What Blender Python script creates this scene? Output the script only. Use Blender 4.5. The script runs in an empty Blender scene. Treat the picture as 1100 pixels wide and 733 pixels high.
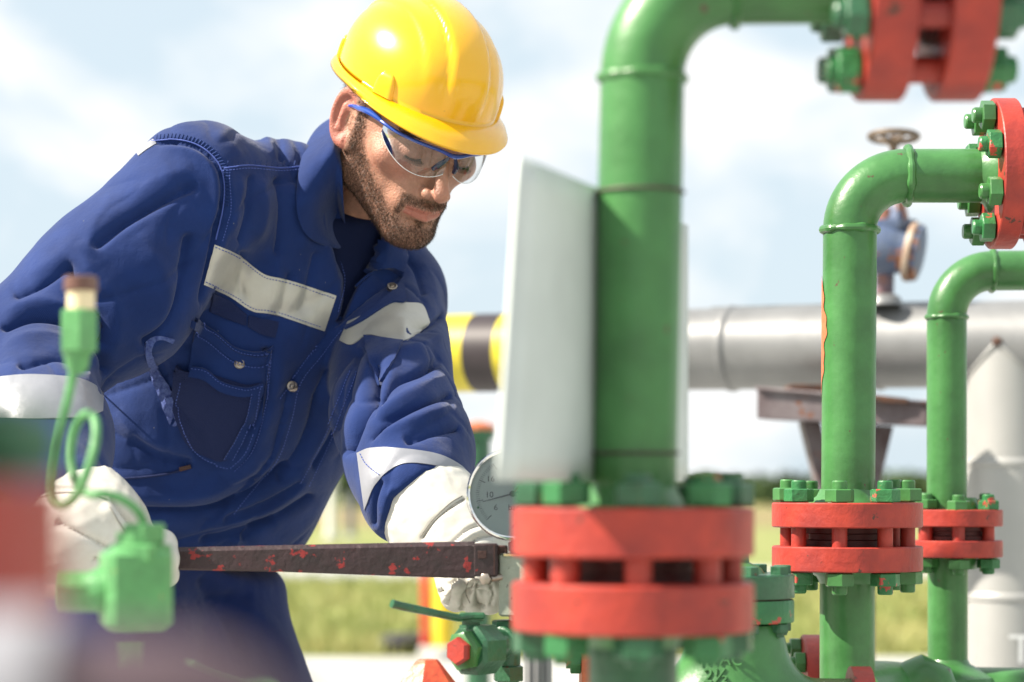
import bpy, bmesh, math, random
import numpy as np
from mathutils import Vector, Matrix
from mathutils.bvhtree import BVHTree

random.seed(7); rng = np.random.default_rng(11)
sc = bpy.context.scene
COL = sc.collection
R = math.radians
# ------------------------------------------------------------------ camera
H = 1.0                 # eye height above the ground
F = 2597.0              # focal length in photo pixels (85 mm on 36 mm, 1100 px wide)
HX, HY = 550.0, 525.0   # photo column of the view axis, row of the horizon
cam_d = bpy.data.cameras.new('camera'); cam = bpy.data.objects.new('camera', cam_d); COL.objects.link(cam)
cam.location = (0, 0, H); cam.rotation_euler = (R(90), 0, 0)
cam_d.lens = 85; cam_d.sensor_width = 36; cam_d.shift_y = (HY - 366.5) / 1100
cam_d.clip_start = .05; cam_d.clip_end = 6000
cam_d.dof.use_dof = True; cam_d.dof.focus_distance = 2.62; cam_d.dof.aperture_fstop = 4.6
sc.camera = cam
# ------------------------------------------------------------------ light
SUN_EL = 43.0
sd = Vector((-.985, -.15, 0)).normalized() * math.cos(R(SUN_EL)) + Vector((0, 0, math.sin(R(SUN_EL))))
sun_d = bpy.data.lights.new('sun', 'SUN'); sun = bpy.data.objects.new('sun', sun_d); COL.objects.link(sun)
sun_d.energy = 5.0; sun_d.angle = R(.9); sun_d.color = (1, .91, .78)
sun.rotation_euler = sd.to_track_quat('Z', 'Y').to_euler()
sc.view_settings.view_transform = 'Standard'; sc.view_settings.look = 'None'
sc.view_settings.gamma = 1; sc.view_settings.use_curve_mapping = False
sc.view_settings.exposure = 1.18
w = bpy.data.worlds.new('World'); sc.world = w; w.use_nodes = True
nt = w.node_tree; nt.nodes.clear()
def nn(nt, t, **k):
    n = nt.nodes.new(t)
    for a, b in k.items():
        if a == 'inp':
            for i, v in b.items(): n.inputs[i].default_value = v
        else: setattr(n, a, b)
    return n
out = nn(nt, 'ShaderNodeOutputWorld'); bg = nn(nt, 'ShaderNodeBackground', inp={'Strength': .050})
sky = nn(nt, 'ShaderNodeTexSky', sky_type='NISHITA', sun_disc=False)
sky.sun_elevation = R(SUN_EL); sky.sun_rotation = math.atan2(sd.x, sd.y); sky.dust_density = 1.6; sky.air_density = 1.0; sky.ozone_density = 1.2
tc = nn(nt, 'ShaderNodeTexCoord'); mp = nn(nt, 'ShaderNodeMapping'); mp.inputs['Scale'].default_value = (7, 7, 13); mp.inputs['Location'].default_value = (3.35, .2, .1)
no = nn(nt, 'ShaderNodeTexNoise', inp={'Scale': 1.0, 'Detail': 7, 'Roughness': .52, 'Distortion': .25})
cr = nn(nt, 'ShaderNodeValToRGB'); cr.color_ramp.elements[0].position = .43; cr.color_ramp.elements[1].position = .58
mx = nn(nt, 'ShaderNodeMix', data_type='RGBA')
haze = nn(nt, 'ShaderNodeMix', data_type='RGBA'); haze.inputs['Factor'].default_value = .85; haze.inputs[7].default_value = (7.1, 8.3, 9.1, 1)
L = nt.links.new
L(tc.outputs['Generated'], mp.inputs['Vector']); L(mp.outputs[0], no.inputs['Vector']); L(no.outputs['Fac'], cr.inputs[0])
L(sky.outputs[0], haze.inputs[6]); L(haze.outputs[2], mx.inputs[6]); mx.inputs[7].default_value = (9.6, 9.7, 9.7, 1)
L(cr.outputs[0], mx.inputs[0]); L(mx.outputs[2], bg.inputs[0]); L(bg.outputs[0], out.inputs[0])

# ------------------------------------------------------------------ helpers
def P(px, py, Y): return np.array([(px - HX) * Y / F, Y, H + (HY - py) * Y / F])
def unit(v): v = np.asarray(v, float); return v / np.linalg.norm(v)
def meta(o, label=None, cat=None, group=None, kind=None):
    if label: o['label'] = label
    if cat: o['category'] = cat
    if group: o['group'] = group
    if kind: o['kind'] = kind
    return o
def empty(name, loc, **k):
    o = bpy.data.objects.new(name, None); COL.objects.link(o); o.location = tuple(loc); o.empty_display_size = .1
    return meta(o, **k)
def link(name, me, parent=None, **k):
    o = bpy.data.objects.new(name, me); COL.objects.link(o)
    if parent is not None:
        o.parent = parent
        m = Matrix.Identity(4); p = parent
        while p is not None:
            m = m @ Matrix.Translation(p.location) if False else Matrix.Translation(p.location) @ m; p = p.parent
        o.matrix_parent_inverse = m.inverted()
    return meta(o, **k)
def np_mesh(name, V, Fc, mats, parent=None, smooth=True, midx=None, sharp=None, **k):
    me = bpy.data.meshes.new(name)
    me.from_pydata([tuple(v) for v in V], [], [tuple(f) for f in Fc])
    for m in (mats if isinstance(mats, (list, tuple)) else [mats]): me.materials.append(m)
    if midx is not None: me.polygons.foreach_set('material_index', np.asarray(midx, np.int32))
    me.polygons.foreach_set('use_smooth', np.full(len(me.polygons), smooth))
    if smooth and sharp: me.set_sharp_from_angle(angle=R(sharp))
    me.update()
    return link(name, me, parent, **k)
def frame(d):
    d = unit(d); a = np.array([0, 0, 1.]) if abs(d[2]) < .9 else np.array([1., 0, 0])
    x = unit(np.cross(a, d)); return x, np.cross(d, x), d
class MB:
    def __init__(s): s.v = []; s.f = []; s.m = []
    def add(s, V, Fc, mi=0):
        n = len(s.v); s.v += [tuple(x) for x in V]; s.f += [tuple(i + n for i in f) for f in Fc]; s.m += [mi] * len(Fc); return s
    def rings(s, rings, mi=0, cap=True, closed=False):
        n = len(rings[0]); V = [p for r in rings for p in r]; Fc = []
        K = len(rings)
        for i in range(K - (0 if closed else 1)):
            j = (i + 1) % K
            for a in range(n):
                b = (a + 1) % n; Fc.append((i * n + a, i * n + b, j * n + b, j * n + a))
        if cap and not closed: Fc += [tuple(range(n))[::-1], tuple((K - 1) * n + a for a in range(n))]
        return s.add(V, Fc, mi)
    def tube(s, pts, rad, n=28, mi=0, cap=True, smooth=0):
        pts = [np.asarray(p, float) for p in pts]
        if smooth: pts = catmull(pts, smooth); rad = np.interp(np.linspace(0, 1, len(pts)), np.linspace(0, 1, len(rad)), rad) if hasattr(rad, '__len__') else rad
        if not hasattr(rad, '__len__'): rad = [rad] * len(pts)
        rings = []; x = None
        for i, p in enumerate(pts):
            d = unit(pts[min(i + 1, len(pts) - 1)] - pts[max(i - 1, 0)])
            if x is None: x, y, _ = frame(d)
            else: x = unit(x - d * np.dot(x, d))
            y = np.cross(d, x)
            rings.append([p + rad[i] * (math.cos(t) * x + math.sin(t) * y) for t in np.arange(n) * 2 * math.pi / n])
        return s.rings(rings, mi, cap)
    def lathe(s, o, d, prof, n=48, mi=0, rot=0, cap=True):      # prof: (height along d, radius)
        x, y, d = frame(d); o = np.asarray(o, float)
        A = np.arange(n) * 2 * math.pi / n + rot
        return s.rings([[o + d * h + r * (math.cos(t) * x + math.sin(t) * y) for t in A] for h, r in prof], mi, cap)
    def hexa(s, o, d, h, r, mi=0, rot=0, ch=.12):
        c = r * ch
        x, y, d = frame(d); o = np.asarray(o, float); rings = []
        for hh, rr in ((0, r * .93), (c * .5, r), (h - c * .6, r), (h, r * .88)):
            rings.append([o + d * hh + rr * (math.cos(t) * x + math.sin(t) * y) for t in np.arange(6) * math.pi / 3 + rot])
        return s.rings(rings, mi)
    def box(s, c, size, ax=None, mi=0, bev=.08):
        ax = np.eye(3) if ax is None else np.asarray(ax); c = np.asarray(c, float); hx, hy, hz = np.asarray(size) / 2
        b = bev * min(hx, hy, hz) * 2
        rings = []
        for z, q in ((-hz, b), (-hz + b, 0), (hz - b, 0), (hz, b)):
            X, Y_ = hx - q, hy - q; e = min(b, X * .9, Y_ * .9)
            rings.append([c + ax[0] * u + ax[1] * v + ax[2] * z for u, v in ((X - e, -Y_), (X, -Y_ + e), (X, Y_ - e), (X - e, Y_), (-X + e, Y_), (-X, Y_ - e), (-X, -Y_ + e), (-X + e, -Y_))])
        return s.rings(rings, mi)
    def torus(s, o, d, Rm, r, n=48, k=12, mi=0, wob=0, ph=0):
        x, y, d = frame(d); o = np.asarray(o, float); rings = []
        for i in range(n):
            t = 2 * math.pi * i / n; e = math.cos(t) * x + math.sin(t) * y
            rr = r * (1 + wob * math.sin(7 * t + ph) * math.sin(3 * t + 1 + ph))
            rings.append([o + e * (Rm + rr * math.cos(q)) + d * rr * math.sin(q) for q in np.arange(k) * 2 * math.pi / k])
        return s.rings(rings, mi, closed=True)
    def build(s, name, mats, parent=None, sharp=35, smooth=True, **k):
        return np_mesh(name, s.v, s.f, mats, parent, smooth, s.m, sharp, **k)
def catmull(p, k):
    p = [np.asarray(q, float) for q in p]; q = [2 * p[0] - p[1]] + p + [2 * p[-1] - p[-2]]; o = []
    for i in range(1, len(q) - 2):
        for j in range(k):
            t = j / k; o.append(.5 * (2 * q[i] + (q[i + 1] - q[i - 1]) * t + (2 * q[i - 1] - 5 * q[i] + 4 * q[i + 1] - q[i + 2]) * t * t + (3 * q[i] - q[i - 1] - 3 * q[i + 1] + q[i + 2]) * t ** 3))
    o.append(p[-1]); return o
def elbow(c0, d0, c1, d1, n=14):
    """points of a smooth 90 degree bend from c0 heading d0 to c1 heading d1"""
    c0, c1 = np.asarray(c0, float), np.asarray(c1, float); k = .5523
    r = np.linalg.norm(c1 - c0) / math.sqrt(2); a = c0 + np.asarray(d0) * r * k; b = c1 - np.asarray(d1) * r * k
    return [(1 - t) ** 3 * c0 + 3 * (1 - t) ** 2 * t * a + 3 * (1 - t) * t * t * b + t ** 3 * c1 for t in np.linspace(0, 1, n)]

# ------------------------------------------------------------------ materials
def mat(name, col, rough=.5, metal=0, spec=.5, var=.0, vscale=20, col2=None, bump=0, bscale=200, bdet=3, chips=None, chipcol=(.08, .03, .02), chipscale=60, chipth=.68, coat=0, sheen=0, rvar=0, sss=0, extra=None):
    m = bpy.data.materials.new(name); m.use_nodes = True; t = m.node_tree; b = t.nodes['Principled BSDF']
    b.inputs['Roughness'].default_value = rough; b.inputs['Metallic'].default_value = metal; b.inputs['Specular IOR Level'].default_value = spec
    b.inputs['Coat Weight'].default_value = coat; b.inputs['Coat Roughness'].default_value = .12
    if sheen: b.inputs['Sheen Weight'].default_value = sheen; b.inputs['Sheen Roughness'].default_value = .5
    geo = nn(t, 'ShaderNodeNewGeometry'); src = geo.outputs['Position']; K = t.links.new
    c = nn(t, 'ShaderNodeRGB'); c.outputs[0].default_value = (*col, 1); cur = c.outputs[0]
    if var or col2:
        n1 = nn(t, 'ShaderNodeTexNoise', inp={'Scale': vscale, 'Detail': 6, 'Roughness': .6}); K(src, n1.inputs['Vector'])
        r1 = nn(t, 'ShaderNodeValToRGB'); r1.color_ramp.elements[0].position = .35; r1.color_ramp.elements[1].position = .68
        c2 = col2 or tuple(x * (1 - var) for x in col)
        r1.color_ramp.elements[0].color = (*c2, 1); r1.color_ramp.elements[1].color = (*col, 1)
        K(n1.outputs['Fac'], r1.inputs[0]); cur = r1.outputs[0]
        if rvar:
            mr = nn(t, 'ShaderNodeMapRange', inp={3: rough - rvar, 4: rough + rvar}); K(n1.outputs['Fac'], mr.inputs[0]); K(mr.outputs[0], b.inputs['Roughness'])
    chipf = None
    if chips:
        n2 = nn(t, 'ShaderNodeTexNoise', inp={'Scale': chipscale, 'Detail': 5, 'Roughness': .62}); K(src, n2.inputs['Vector'])
        r2 = nn(t, 'ShaderNodeValToRGB'); r2.color_ramp.elements[0].position = chipth; r2.color_ramp.elements[1].position = chipth + .02
        K(n2.outputs['Fac'], r2.inputs[0]); mx = nn(t, 'ShaderNodeMix', data_type='RGBA'); K(r2.outputs[0], mx.inputs[0]); K(cur, mx.inputs[6]); mx.inputs[7].default_value = (*chipcol, 1); cur = mx.outputs[2]; chipf = r2.outputs[0]
    K(cur, b.inputs['Base Color'])
    if bump:
        n3 = nn(t, 'ShaderNodeTexNoise', inp={'Scale': bscale, 'Detail': bdet, 'Roughness': .55}); K(src, n3.inputs['Vector'])
        bp = nn(t, 'ShaderNodeBump', inp={'Strength': min(1, bump), 'Distance': .0015 * max(1, bump)}); K(n3.outputs['Fac'], bp.inputs['Height']); K(bp.outputs[0], b.inputs['Normal'])
    if sss:
        b.inputs['Subsurface Weight'].default_value = sss; b.inputs['Subsurface Radius'].default_value = (1, .28, .14); b.inputs['Subsurface Scale'].default_value = .008
    if extra: extra(t, b, cur, src)
    return m
GREEN = mat('green_paint', (.058, .205, .056), .36, var=.35, vscale=18, bump=.6, bscale=60, bdet=6, chips=1, chipcol=(.09, .045, .03), chipscale=85, chipth=.685, coat=.1, rvar=.12)
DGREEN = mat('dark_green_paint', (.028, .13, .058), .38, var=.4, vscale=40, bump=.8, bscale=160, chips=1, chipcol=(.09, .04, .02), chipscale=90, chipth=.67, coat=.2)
LGREEN = mat('pale_green_paint', (.11, .34, .12), .42, var=.25, vscale=60, bump=.8, bscale=160, chips=1, chipcol=(.3, .22, .1), chipscale=120, chipth=.69)
RED = mat('red_paint', (.43, .042, .024), .46, col2=(.26, .025, .02), vscale=28, bump=.8, bscale=90, chips=1, chipcol=(.09, .03, .02), chipscale=70, chipth=.665)
RGREEN = mat('green_paint_over_red', (.035, .19, .06), .4, var=.3, vscale=30, bump=.9, bscale=150, chips=1, chipcol=(.42, .06, .04), chipscale=45, chipth=.61)
ORANGE = mat('orange_primer', (.62, .17, .07), .6, var=.25, vscale=80, bump=.4)
RUST = mat('rusty_steel', (.12, .045, .02), .75, col2=(.05, .03, .025), vscale=60, bump=1, bscale=180)
DARK = mat('dark_oily_steel', (.06, .022, .018), .6, var=.4, vscale=50, bump=.6)
SILVER = mat('aluminium_cladding', (.25, .255, .26), .45, metal=.4, var=.2, vscale=11, chips=1, chipcol=(.16, .11, .08), chipscale=30, chipth=.72, bump=.2, bscale=30, rvar=.06)
STEEL = mat('painted_steel_beam', (.16, .14, .15), .55, col2=(.07, .045, .05), vscale=14, bump=.5, chips=1, chipcol=(.15, .05, .02), chipscale=25, chipth=.64)
CHROME = mat('polished_steel', (.82, .82, .80), .09, metal=1)
CLAD2 = mat('pale_cladding', (.40, .40, .39), .45, metal=.2, var=.08, vscale=8)
GASK = mat('dark_red_gasket', (.10, .014, .014), .6, var=.5, vscale=60)
WHITE = mat('white_panel', (.63, .68, .66), .5, var=.12, vscale=14, chips=1, chipcol=(.42, .42, .38), chipscale=22, chipth=.70)
# ------------------------------------------------------------------ implicit surfaces
def smin(a, b, k):
    h = np.clip(.5 + .5 * (b - a) / k, 0, 1); return b + (a - b) * h - k * h * (1 - h)
def smax(a, b, k): return -smin(-a, -b, k)
def cap_(p, a, b, ra, rb):
    a = np.asarray(a); ab = np.asarray(b) - a; t = np.clip((p - a) @ ab / (ab @ ab), 0, 1)
    return np.linalg.norm(p - a - t[:, None] * ab, axis=1) - (ra + (rb - ra) * t)
def chain(p, pts, rs, k=.01):
    d = None
    for i in range(len(pts) - 1):
        e = cap_(p, pts[i], pts[i + 1], rs[i], rs[i + 1]); d = e if d is None else smin(d, e, k)
    return d
def ell(p, c, r):
    q = p - np.asarray(c); r = np.asarray(r); k0 = np.linalg.norm(q / r, axis=1); k1 = np.linalg.norm(q / (r * r), axis=1)
    return k0 * (k0 - 1) / np.maximum(k1, 1e-9)
def sph(p, c, r): return np.linalg.norm(p - np.asarray(c), axis=1) - r
def polygonise(f, xs, ys, zs, step=4, slack=1.35):
    """sparse naive surface nets on a rectilinear grid"""
    n = (len(xs), len(ys), len(zs)); Fv = np.ones(n, np.float32)
    ib = [np.arange(0, m, step) for m in n]
    cx, cy, cz = [np.array([.5 * (g[i] + g[min(i + step - 1, len(g) - 1)]) for i in I]) for g, I in zip((xs, ys, zs), ib)]
    hx, hy, hz = [np.array([.5 * (g[min(i + step, len(g) - 1)] - g[max(i - 1, 0)]) for i in I]) for g, I in zip((xs, ys, zs), ib)]
    C = np.stack(np.meshgrid(cx, cy, cz, indexing='ij'), -1).reshape(-1, 3)
    D = np.sqrt(sum(a ** 2 for a in np.meshgrid(hx, hy, hz, indexing='ij'))).reshape(-1) * slack
    d = np.concatenate([f(c) for c in np.array_split(C, max(1, len(C) // 400000))])
    B = d.reshape(len(cx), len(cy), len(cz)); near = (np.abs(d) < D).reshape(B.shape)
    Fv = np.repeat(np.repeat(np.repeat(B, step, 0), step, 1), step, 2)[:n[0], :n[1], :n[2]].astype(np.float32)
    M = np.repeat(np.repeat(np.repeat(near, step, 0), step, 1), step, 2)[:n[0], :n[1], :n[2]]
    I = np.argwhere(M); Q = np.stack([xs[I[:, 0]], ys[I[:, 1]], zs[I[:, 2]]], -1)
    vals = np.concatenate([f(q) for q in np.array_split(Q, max(1, len(Q) // 400000))])
    Fv[M] = vals
    ins = Fv < 0
    s = np.zeros((n[0] - 1, n[1] - 1, n[2] - 1), np.uint8)
    for a in (0, 1):
        for b in (0, 1):
            for c in (0, 1): s += ins[a:n[0] - 1 + a, b:n[1] - 1 + b, c:n[2] - 1 + c]
    act = np.argwhere((s > 0) & (s < 8)); sh = s.shape
    acc = np.zeros((len(act), 3)); cnt = np.zeros(len(act)); G = (xs, ys, zs)
    co = [(a, b, c) for a in (0, 1) for b in (0, 1) for c in (0, 1)]
    for a in co:
        for ax in range(3):
            if a[ax]: continue
            b = list(a); b[ax] = 1
            i0, i1 = act + a, act + b
            v0 = Fv[i0[:, 0], i0[:, 1], i0[:, 2]].astype(float); v1 = Fv[i1[:, 0], i1[:, 1], i1[:, 2]].astype(float)
            m = (v0 < 0) != (v1 < 0); t = np.where(m, v0 / np.where(m, v0 - v1, 1), 0)
            for q in range(3): acc[:, q] += np.where(m, G[q][i0[:, q]] * (1 - t) + G[q][i1[:, q]] * t, 0)
            cnt += m
    V = acc / cnt[:, None]
    flat = (act[:, 0] * sh[1] + act[:, 1]) * sh[2] + act[:, 2]
    Fc = []
    for ax in range(3):
        o = [q for q in range(3) if q != ax]
        A = [slice(None)] * 3; Bs = [slice(None)] * 3; A[ax] = slice(0, n[ax] - 1); Bs[ax] = slice(1, n[ax])
        e = np.argwhere(ins[tuple(A)] != ins[tuple(Bs)])
        e = e[(e[:, o[0]] > 0) & (e[:, o[1]] > 0) & (e[:, o[0]] < n[o[0]] - 1) & (e[:, o[1]] < n[o[1]] - 1)]
        first = ins[e[:, 0], e[:, 1], e[:, 2]]
        q = []
        for d0, d1 in ((-1, -1), (0, -1), (0, 0), (-1, 0)):
            c = e.copy(); c[:, o[0]] += d0; c[:, o[1]] += d1
            q.append(np.searchsorted(flat, (c[:, 0] * sh[1] + c[:, 1]) * sh[2] + c[:, 2]))
        q = np.stack(q, -1); flip = first if ax != 1 else ~first
        q[~flip] = q[~flip][:, ::-1]; Fc.append(q)
    return V, np.concatenate(Fc)
def vnormals(V, Fc):
    n = np.cross(V[Fc[:, 2]] - V[Fc[:, 0]], V[Fc[:, 3]] - V[Fc[:, 1]]); N = np.zeros_like(V)
    for i in range(4): np.add.at(N, Fc[:, i], n)
    return N / np.maximum(np.linalg.norm(N, axis=1, keepdims=True), 1e-12)
def relax(V, Fc, it=2, lam=.5):
    E = np.concatenate([Fc[:, [0, 1]], Fc[:, [1, 2]], Fc[:, [2, 3]], Fc[:, [3, 0]]])
    E = np.unique(np.sort(E, 1), axis=0); deg = np.bincount(E.ravel(), minlength=len(V))[:, None]
    for _ in range(it):
        S = np.zeros_like(V)
        for q in range(3): S[:, q] = np.bincount(E[:, 0], V[E[:, 1], q], len(V)) + np.bincount(E[:, 1], V[E[:, 0], q], len(V))
        V = V + lam * (S / np.maximum(deg, 1) - V)
    return V
def pix(V): return np.stack([HX + V[:, 0] * F / V[:, 1], HY - (V[:, 2] - H) * F / V[:, 1]], -1)
def dpoly(q, pts):
    """distance (px), signed side and run position of picture points q to a polyline"""
    best = np.full(len(q), 1e9); side = np.zeros(len(q)); run = np.zeros(len(q)); pts = np.asarray(pts, float)
    tot = 0; Ls = np.linalg.norm(np.diff(pts, axis=0), axis=1)
    for i in range(len(pts) - 1):
        a, ab = pts[i], pts[i + 1] - pts[i]; t = np.clip((q - a) @ ab / (ab @ ab), 0, 1); r = q - a - t[:, None] * ab
        d = np.linalg.norm(r, axis=1); m = d < best
        best = np.where(m, d, best); side = np.where(m, np.sign(ab[0] * r[:, 1] - ab[1] * r[:, 0]), side); run = np.where(m, (tot + t * Ls[i]) / Ls.sum(), run); tot += Ls[i]
    return best, side, run
def smoothline(p, k=6): return [q[:2] for q in catmull([np.array([a, b, 0.]) for a, b in p], k)]
def sculpt(V, N, strokes, maxY=99):
    """push folds into the side of a surface that faces the work; strokes are measured on the cloth as seen"""
    q = pix(V); out = np.zeros(len(V)); face = np.clip(-(N * (V - [0, 0, H]) / np.linalg.norm(V - [0, 0, H], axis=1, keepdims=True)).sum(1) * 3 + .45, 0, 1)
    for s in strokes:
        kind, wd, amp, pts = s[:4]; pts = smoothline(pts) if len(pts) > 2 else pts
        lo = np.min(pts, 0) - wd * 4; hi = np.max(pts, 0) + wd * 4
        I = np.nonzero((q[:, 0] > lo[0]) & (q[:, 0] < hi[0]) & (q[:, 1] > lo[1]) & (q[:, 1] < hi[1]) & (V[:, 1] < maxY))[0]
        if not len(I): continue
        d, sd_, run = dpoly(q[I], pts); x = d / wd
        taper = np.clip(np.minimum(run, 1 - run) * 5, 0, 1) ** .7 if kind in 'rv' else np.clip(np.minimum(run, 1 - run) * 25, 0, 1)
        if kind in 'rv': prof = .8 * np.exp(-np.abs(x) ** 1.5)                       # r: round ridge (negative amp: soft valley)
        elif kind == 'c': prof = 1.3 * np.exp(-np.abs(x) * 2.1)            # sharp crease
        elif kind == 's': prof = np.where(sd_ > 0, np.exp(-x / 2.5), 0) # step: raised to the right of the line
        elif kind == 'f': prof = np.exp(-x * x) * 1.0 - .9 * np.exp(-((d * sd_ - wd * 1.3) / (wd * .6)) ** 2)  # fold: ridge with a crease beside it
        out[I] += amp * prof * taper * face[I]
    return V + N * out[:, None]
def noise3(p, f, seed=0):
    r = np.random.default_rng(seed); o = np.zeros(len(p))
    for i in range(7):
        k = r.normal(size=3) * f; o += np.sin(p @ k + r.uniform(0, 6.28) + 1.3 * np.sin(p @ (r.normal(size=3) * f * .6) + r.uniform(0, 6)))
    return o / 7
def bvh_of(V, Fc): return BVHTree.FromPolygons([Vector(v) for v in V], [tuple(int(i) for i in f) for f in Fc])
CAM = Vector((0, 0, H))
def ray(bv, px, py, fallback=2.8):
    d = Vector(((px - HX) / F, 1, (HY - py) / F)).normalized(); h, n, i, _ = bv.ray_cast(CAM, d)
    if h is None: return None, None
    return np.array(h), np.array(n if n.dot(d) < 0 else -n)

# ------------------------------------------------------------------ THE WORKER: joints
S1, E1, W1 = P(212, 212, 2.76), P(22, 392, 2.66), P(72, 535, 2.42)
S2, E2, W2 = P(412, 322, 3.00), P(428, 448, 2.76), P(468, 548, 2.60)
W2B = P(447, 528, 2.615); CUFF = P(458, 546, 2.60); CUFN = unit(P(500, 605, 2.55) - P(458, 546, 2.60))
Rv = unit([-.66, -.70, .24]); Tv = unit([.22, -.20, .95]); Tv = unit(Tv - Rv * (Tv @ Rv)); Fw = np.cross(Tv, Rv)
T0 = P(235, 440, 2.96)
def st(px, py, Y): q = P(px, py, Y) - T0; return q @ Rv, q @ Fw, q @ Tv
ST = [(*st(158, 665, 3.06), .175, .135), (*st(165, 610, 3.05), .160, .122), (*st(172, 580, 3.04), .165, .125), (*st(185, 535, 3.02), .185, .148), (*st(225, 455, 2.98), .180, .152),
      (*st(268, 370, 2.95), .192, .150), (*st(292, 300, 2.94), .205, .140), (*st(318, 240, 2.94), .185, .120), (*st(338, 205, 2.94), .120, .095), (*st(350, 180, 2.93), .080, .080)]
ST = np.array(sorted(ST, key=lambda a: a[2]))
def torso(p, lo=-9., hi=9.):
    q = p - T0; r, f, t = q @ Rv, q @ Fw, q @ Tv
    def I(c):  # smoothed station interpolation
        return (np.interp(t, ST[:, 2], ST[:, c]) + np.interp(t - .02, ST[:, 2], ST[:, c]) + np.interp(t + .02, ST[:, 2], ST[:, c])) / 3
    a, b = I(3), I(4); u, v = (r - I(0)) / a, (f - I(1)) / b
    d = ((np.abs(u) ** 2.3 + np.abs(v) ** 2.3) ** (1 / 2.3) - 1) * np.minimum(a, b)
    return smax(smax(d, ST[0, 2] + max(lo, 0) * 0 + (lo if lo > -1 else 0) - t, .02), t - (hi if hi < 1 else ST[-1, 2]), .02)
NB, NT_ = P(370, 205, 2.92), P(402, 150, 2.87)     # neck base and top
def arms(p, g=0.):
    a = chain(p, [S1, S1 * .5 + E1 * .5 + np.array([.004, 0, -.012]), E1, E1 * .45 + W1 * .55, W1], [.083 + g, .090 + g, .074 + g, .066 + g, .048 + g], .03)
    b = chain(p, [S2, E2, E2 * .5 + W2B * .5, W2B], [.077 + g, .069 + g, .066 + g, .061 + g], .03)
    b = smax(b, (p - CUFF) @ CUFN, .006)
    b = np.minimum(b, cap_(p, W2B, W2, .044 + g, .044 + g))
    return a, b
def jacket_raw(p, g=0.):
    d = torso(p) - g
    tr = np.minimum(cap_(p, NB - Tv * .03, S1 + np.array([0, 0, .018]), .062, .062), cap_(p, NB - Tv * .03, S2 + np.array([0, 0, .012]), .062, .062)) - g
    d = smin(d, tr, .05)
    a, b = arms(p, g)
    return smin(smin(d, a, .028), b, .02)
TRI = np.array([(346, 188), (410, 250), (404, 285), (384, 308), (364, 346), (366, 300), (353, 258)], float)
def tri_px(q):
    d, _, _ = dpoly(q, np.vstack([TRI, TRI[:1]])); ins_ = np.zeros(len(q), bool); j = len(TRI) - 1
    for i in range(len(TRI)):
        xi, yi = TRI[i]; xj, yj = TRI[j]
        c = ((yi > q[:, 1]) != (yj > q[:, 1])) & (q[:, 0] < (xj - xi) * (q[:, 1] - yi) / (yj - yi + 1e-12) + xi); ins_ ^= c; j = i
    return np.where(ins_, -d, d)
def jacket_sdf(p):
    d = jacket_raw(p)
    d = smax(d, -(cap_(p, NB - (NT_ - NB) * .3, NT_, .066, .070)), .01)          # neck hole
    q = pix(p); far = p[:, 1] < 2.93
    cut = np.where(far, tri_px(q) * p[:, 1] / F, .05)
    inner = jacket_raw(p) + .022                                               # keep the cut shallow
    cut = np.maximum(cut, -inner)
    d = smax(d, -cut, .004)
    d = d + .0022 * noise3(p, 22, 3) + .0015 * noise3(p * np.array([1, 1, .5]), 45, 5)
    return d
def G(a, b, h): return np.arange(a, b, h)
jx, jy, jz = G(-.68, .02, .0027), G(2.24, 3.24, .0031), G(.90, 1.46, .0027)
V, Fc = polygonise(jacket_sdf, jx, jy, jz); V = relax(V, Fc, 3)
N = vnormals(V, Fc)
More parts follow.
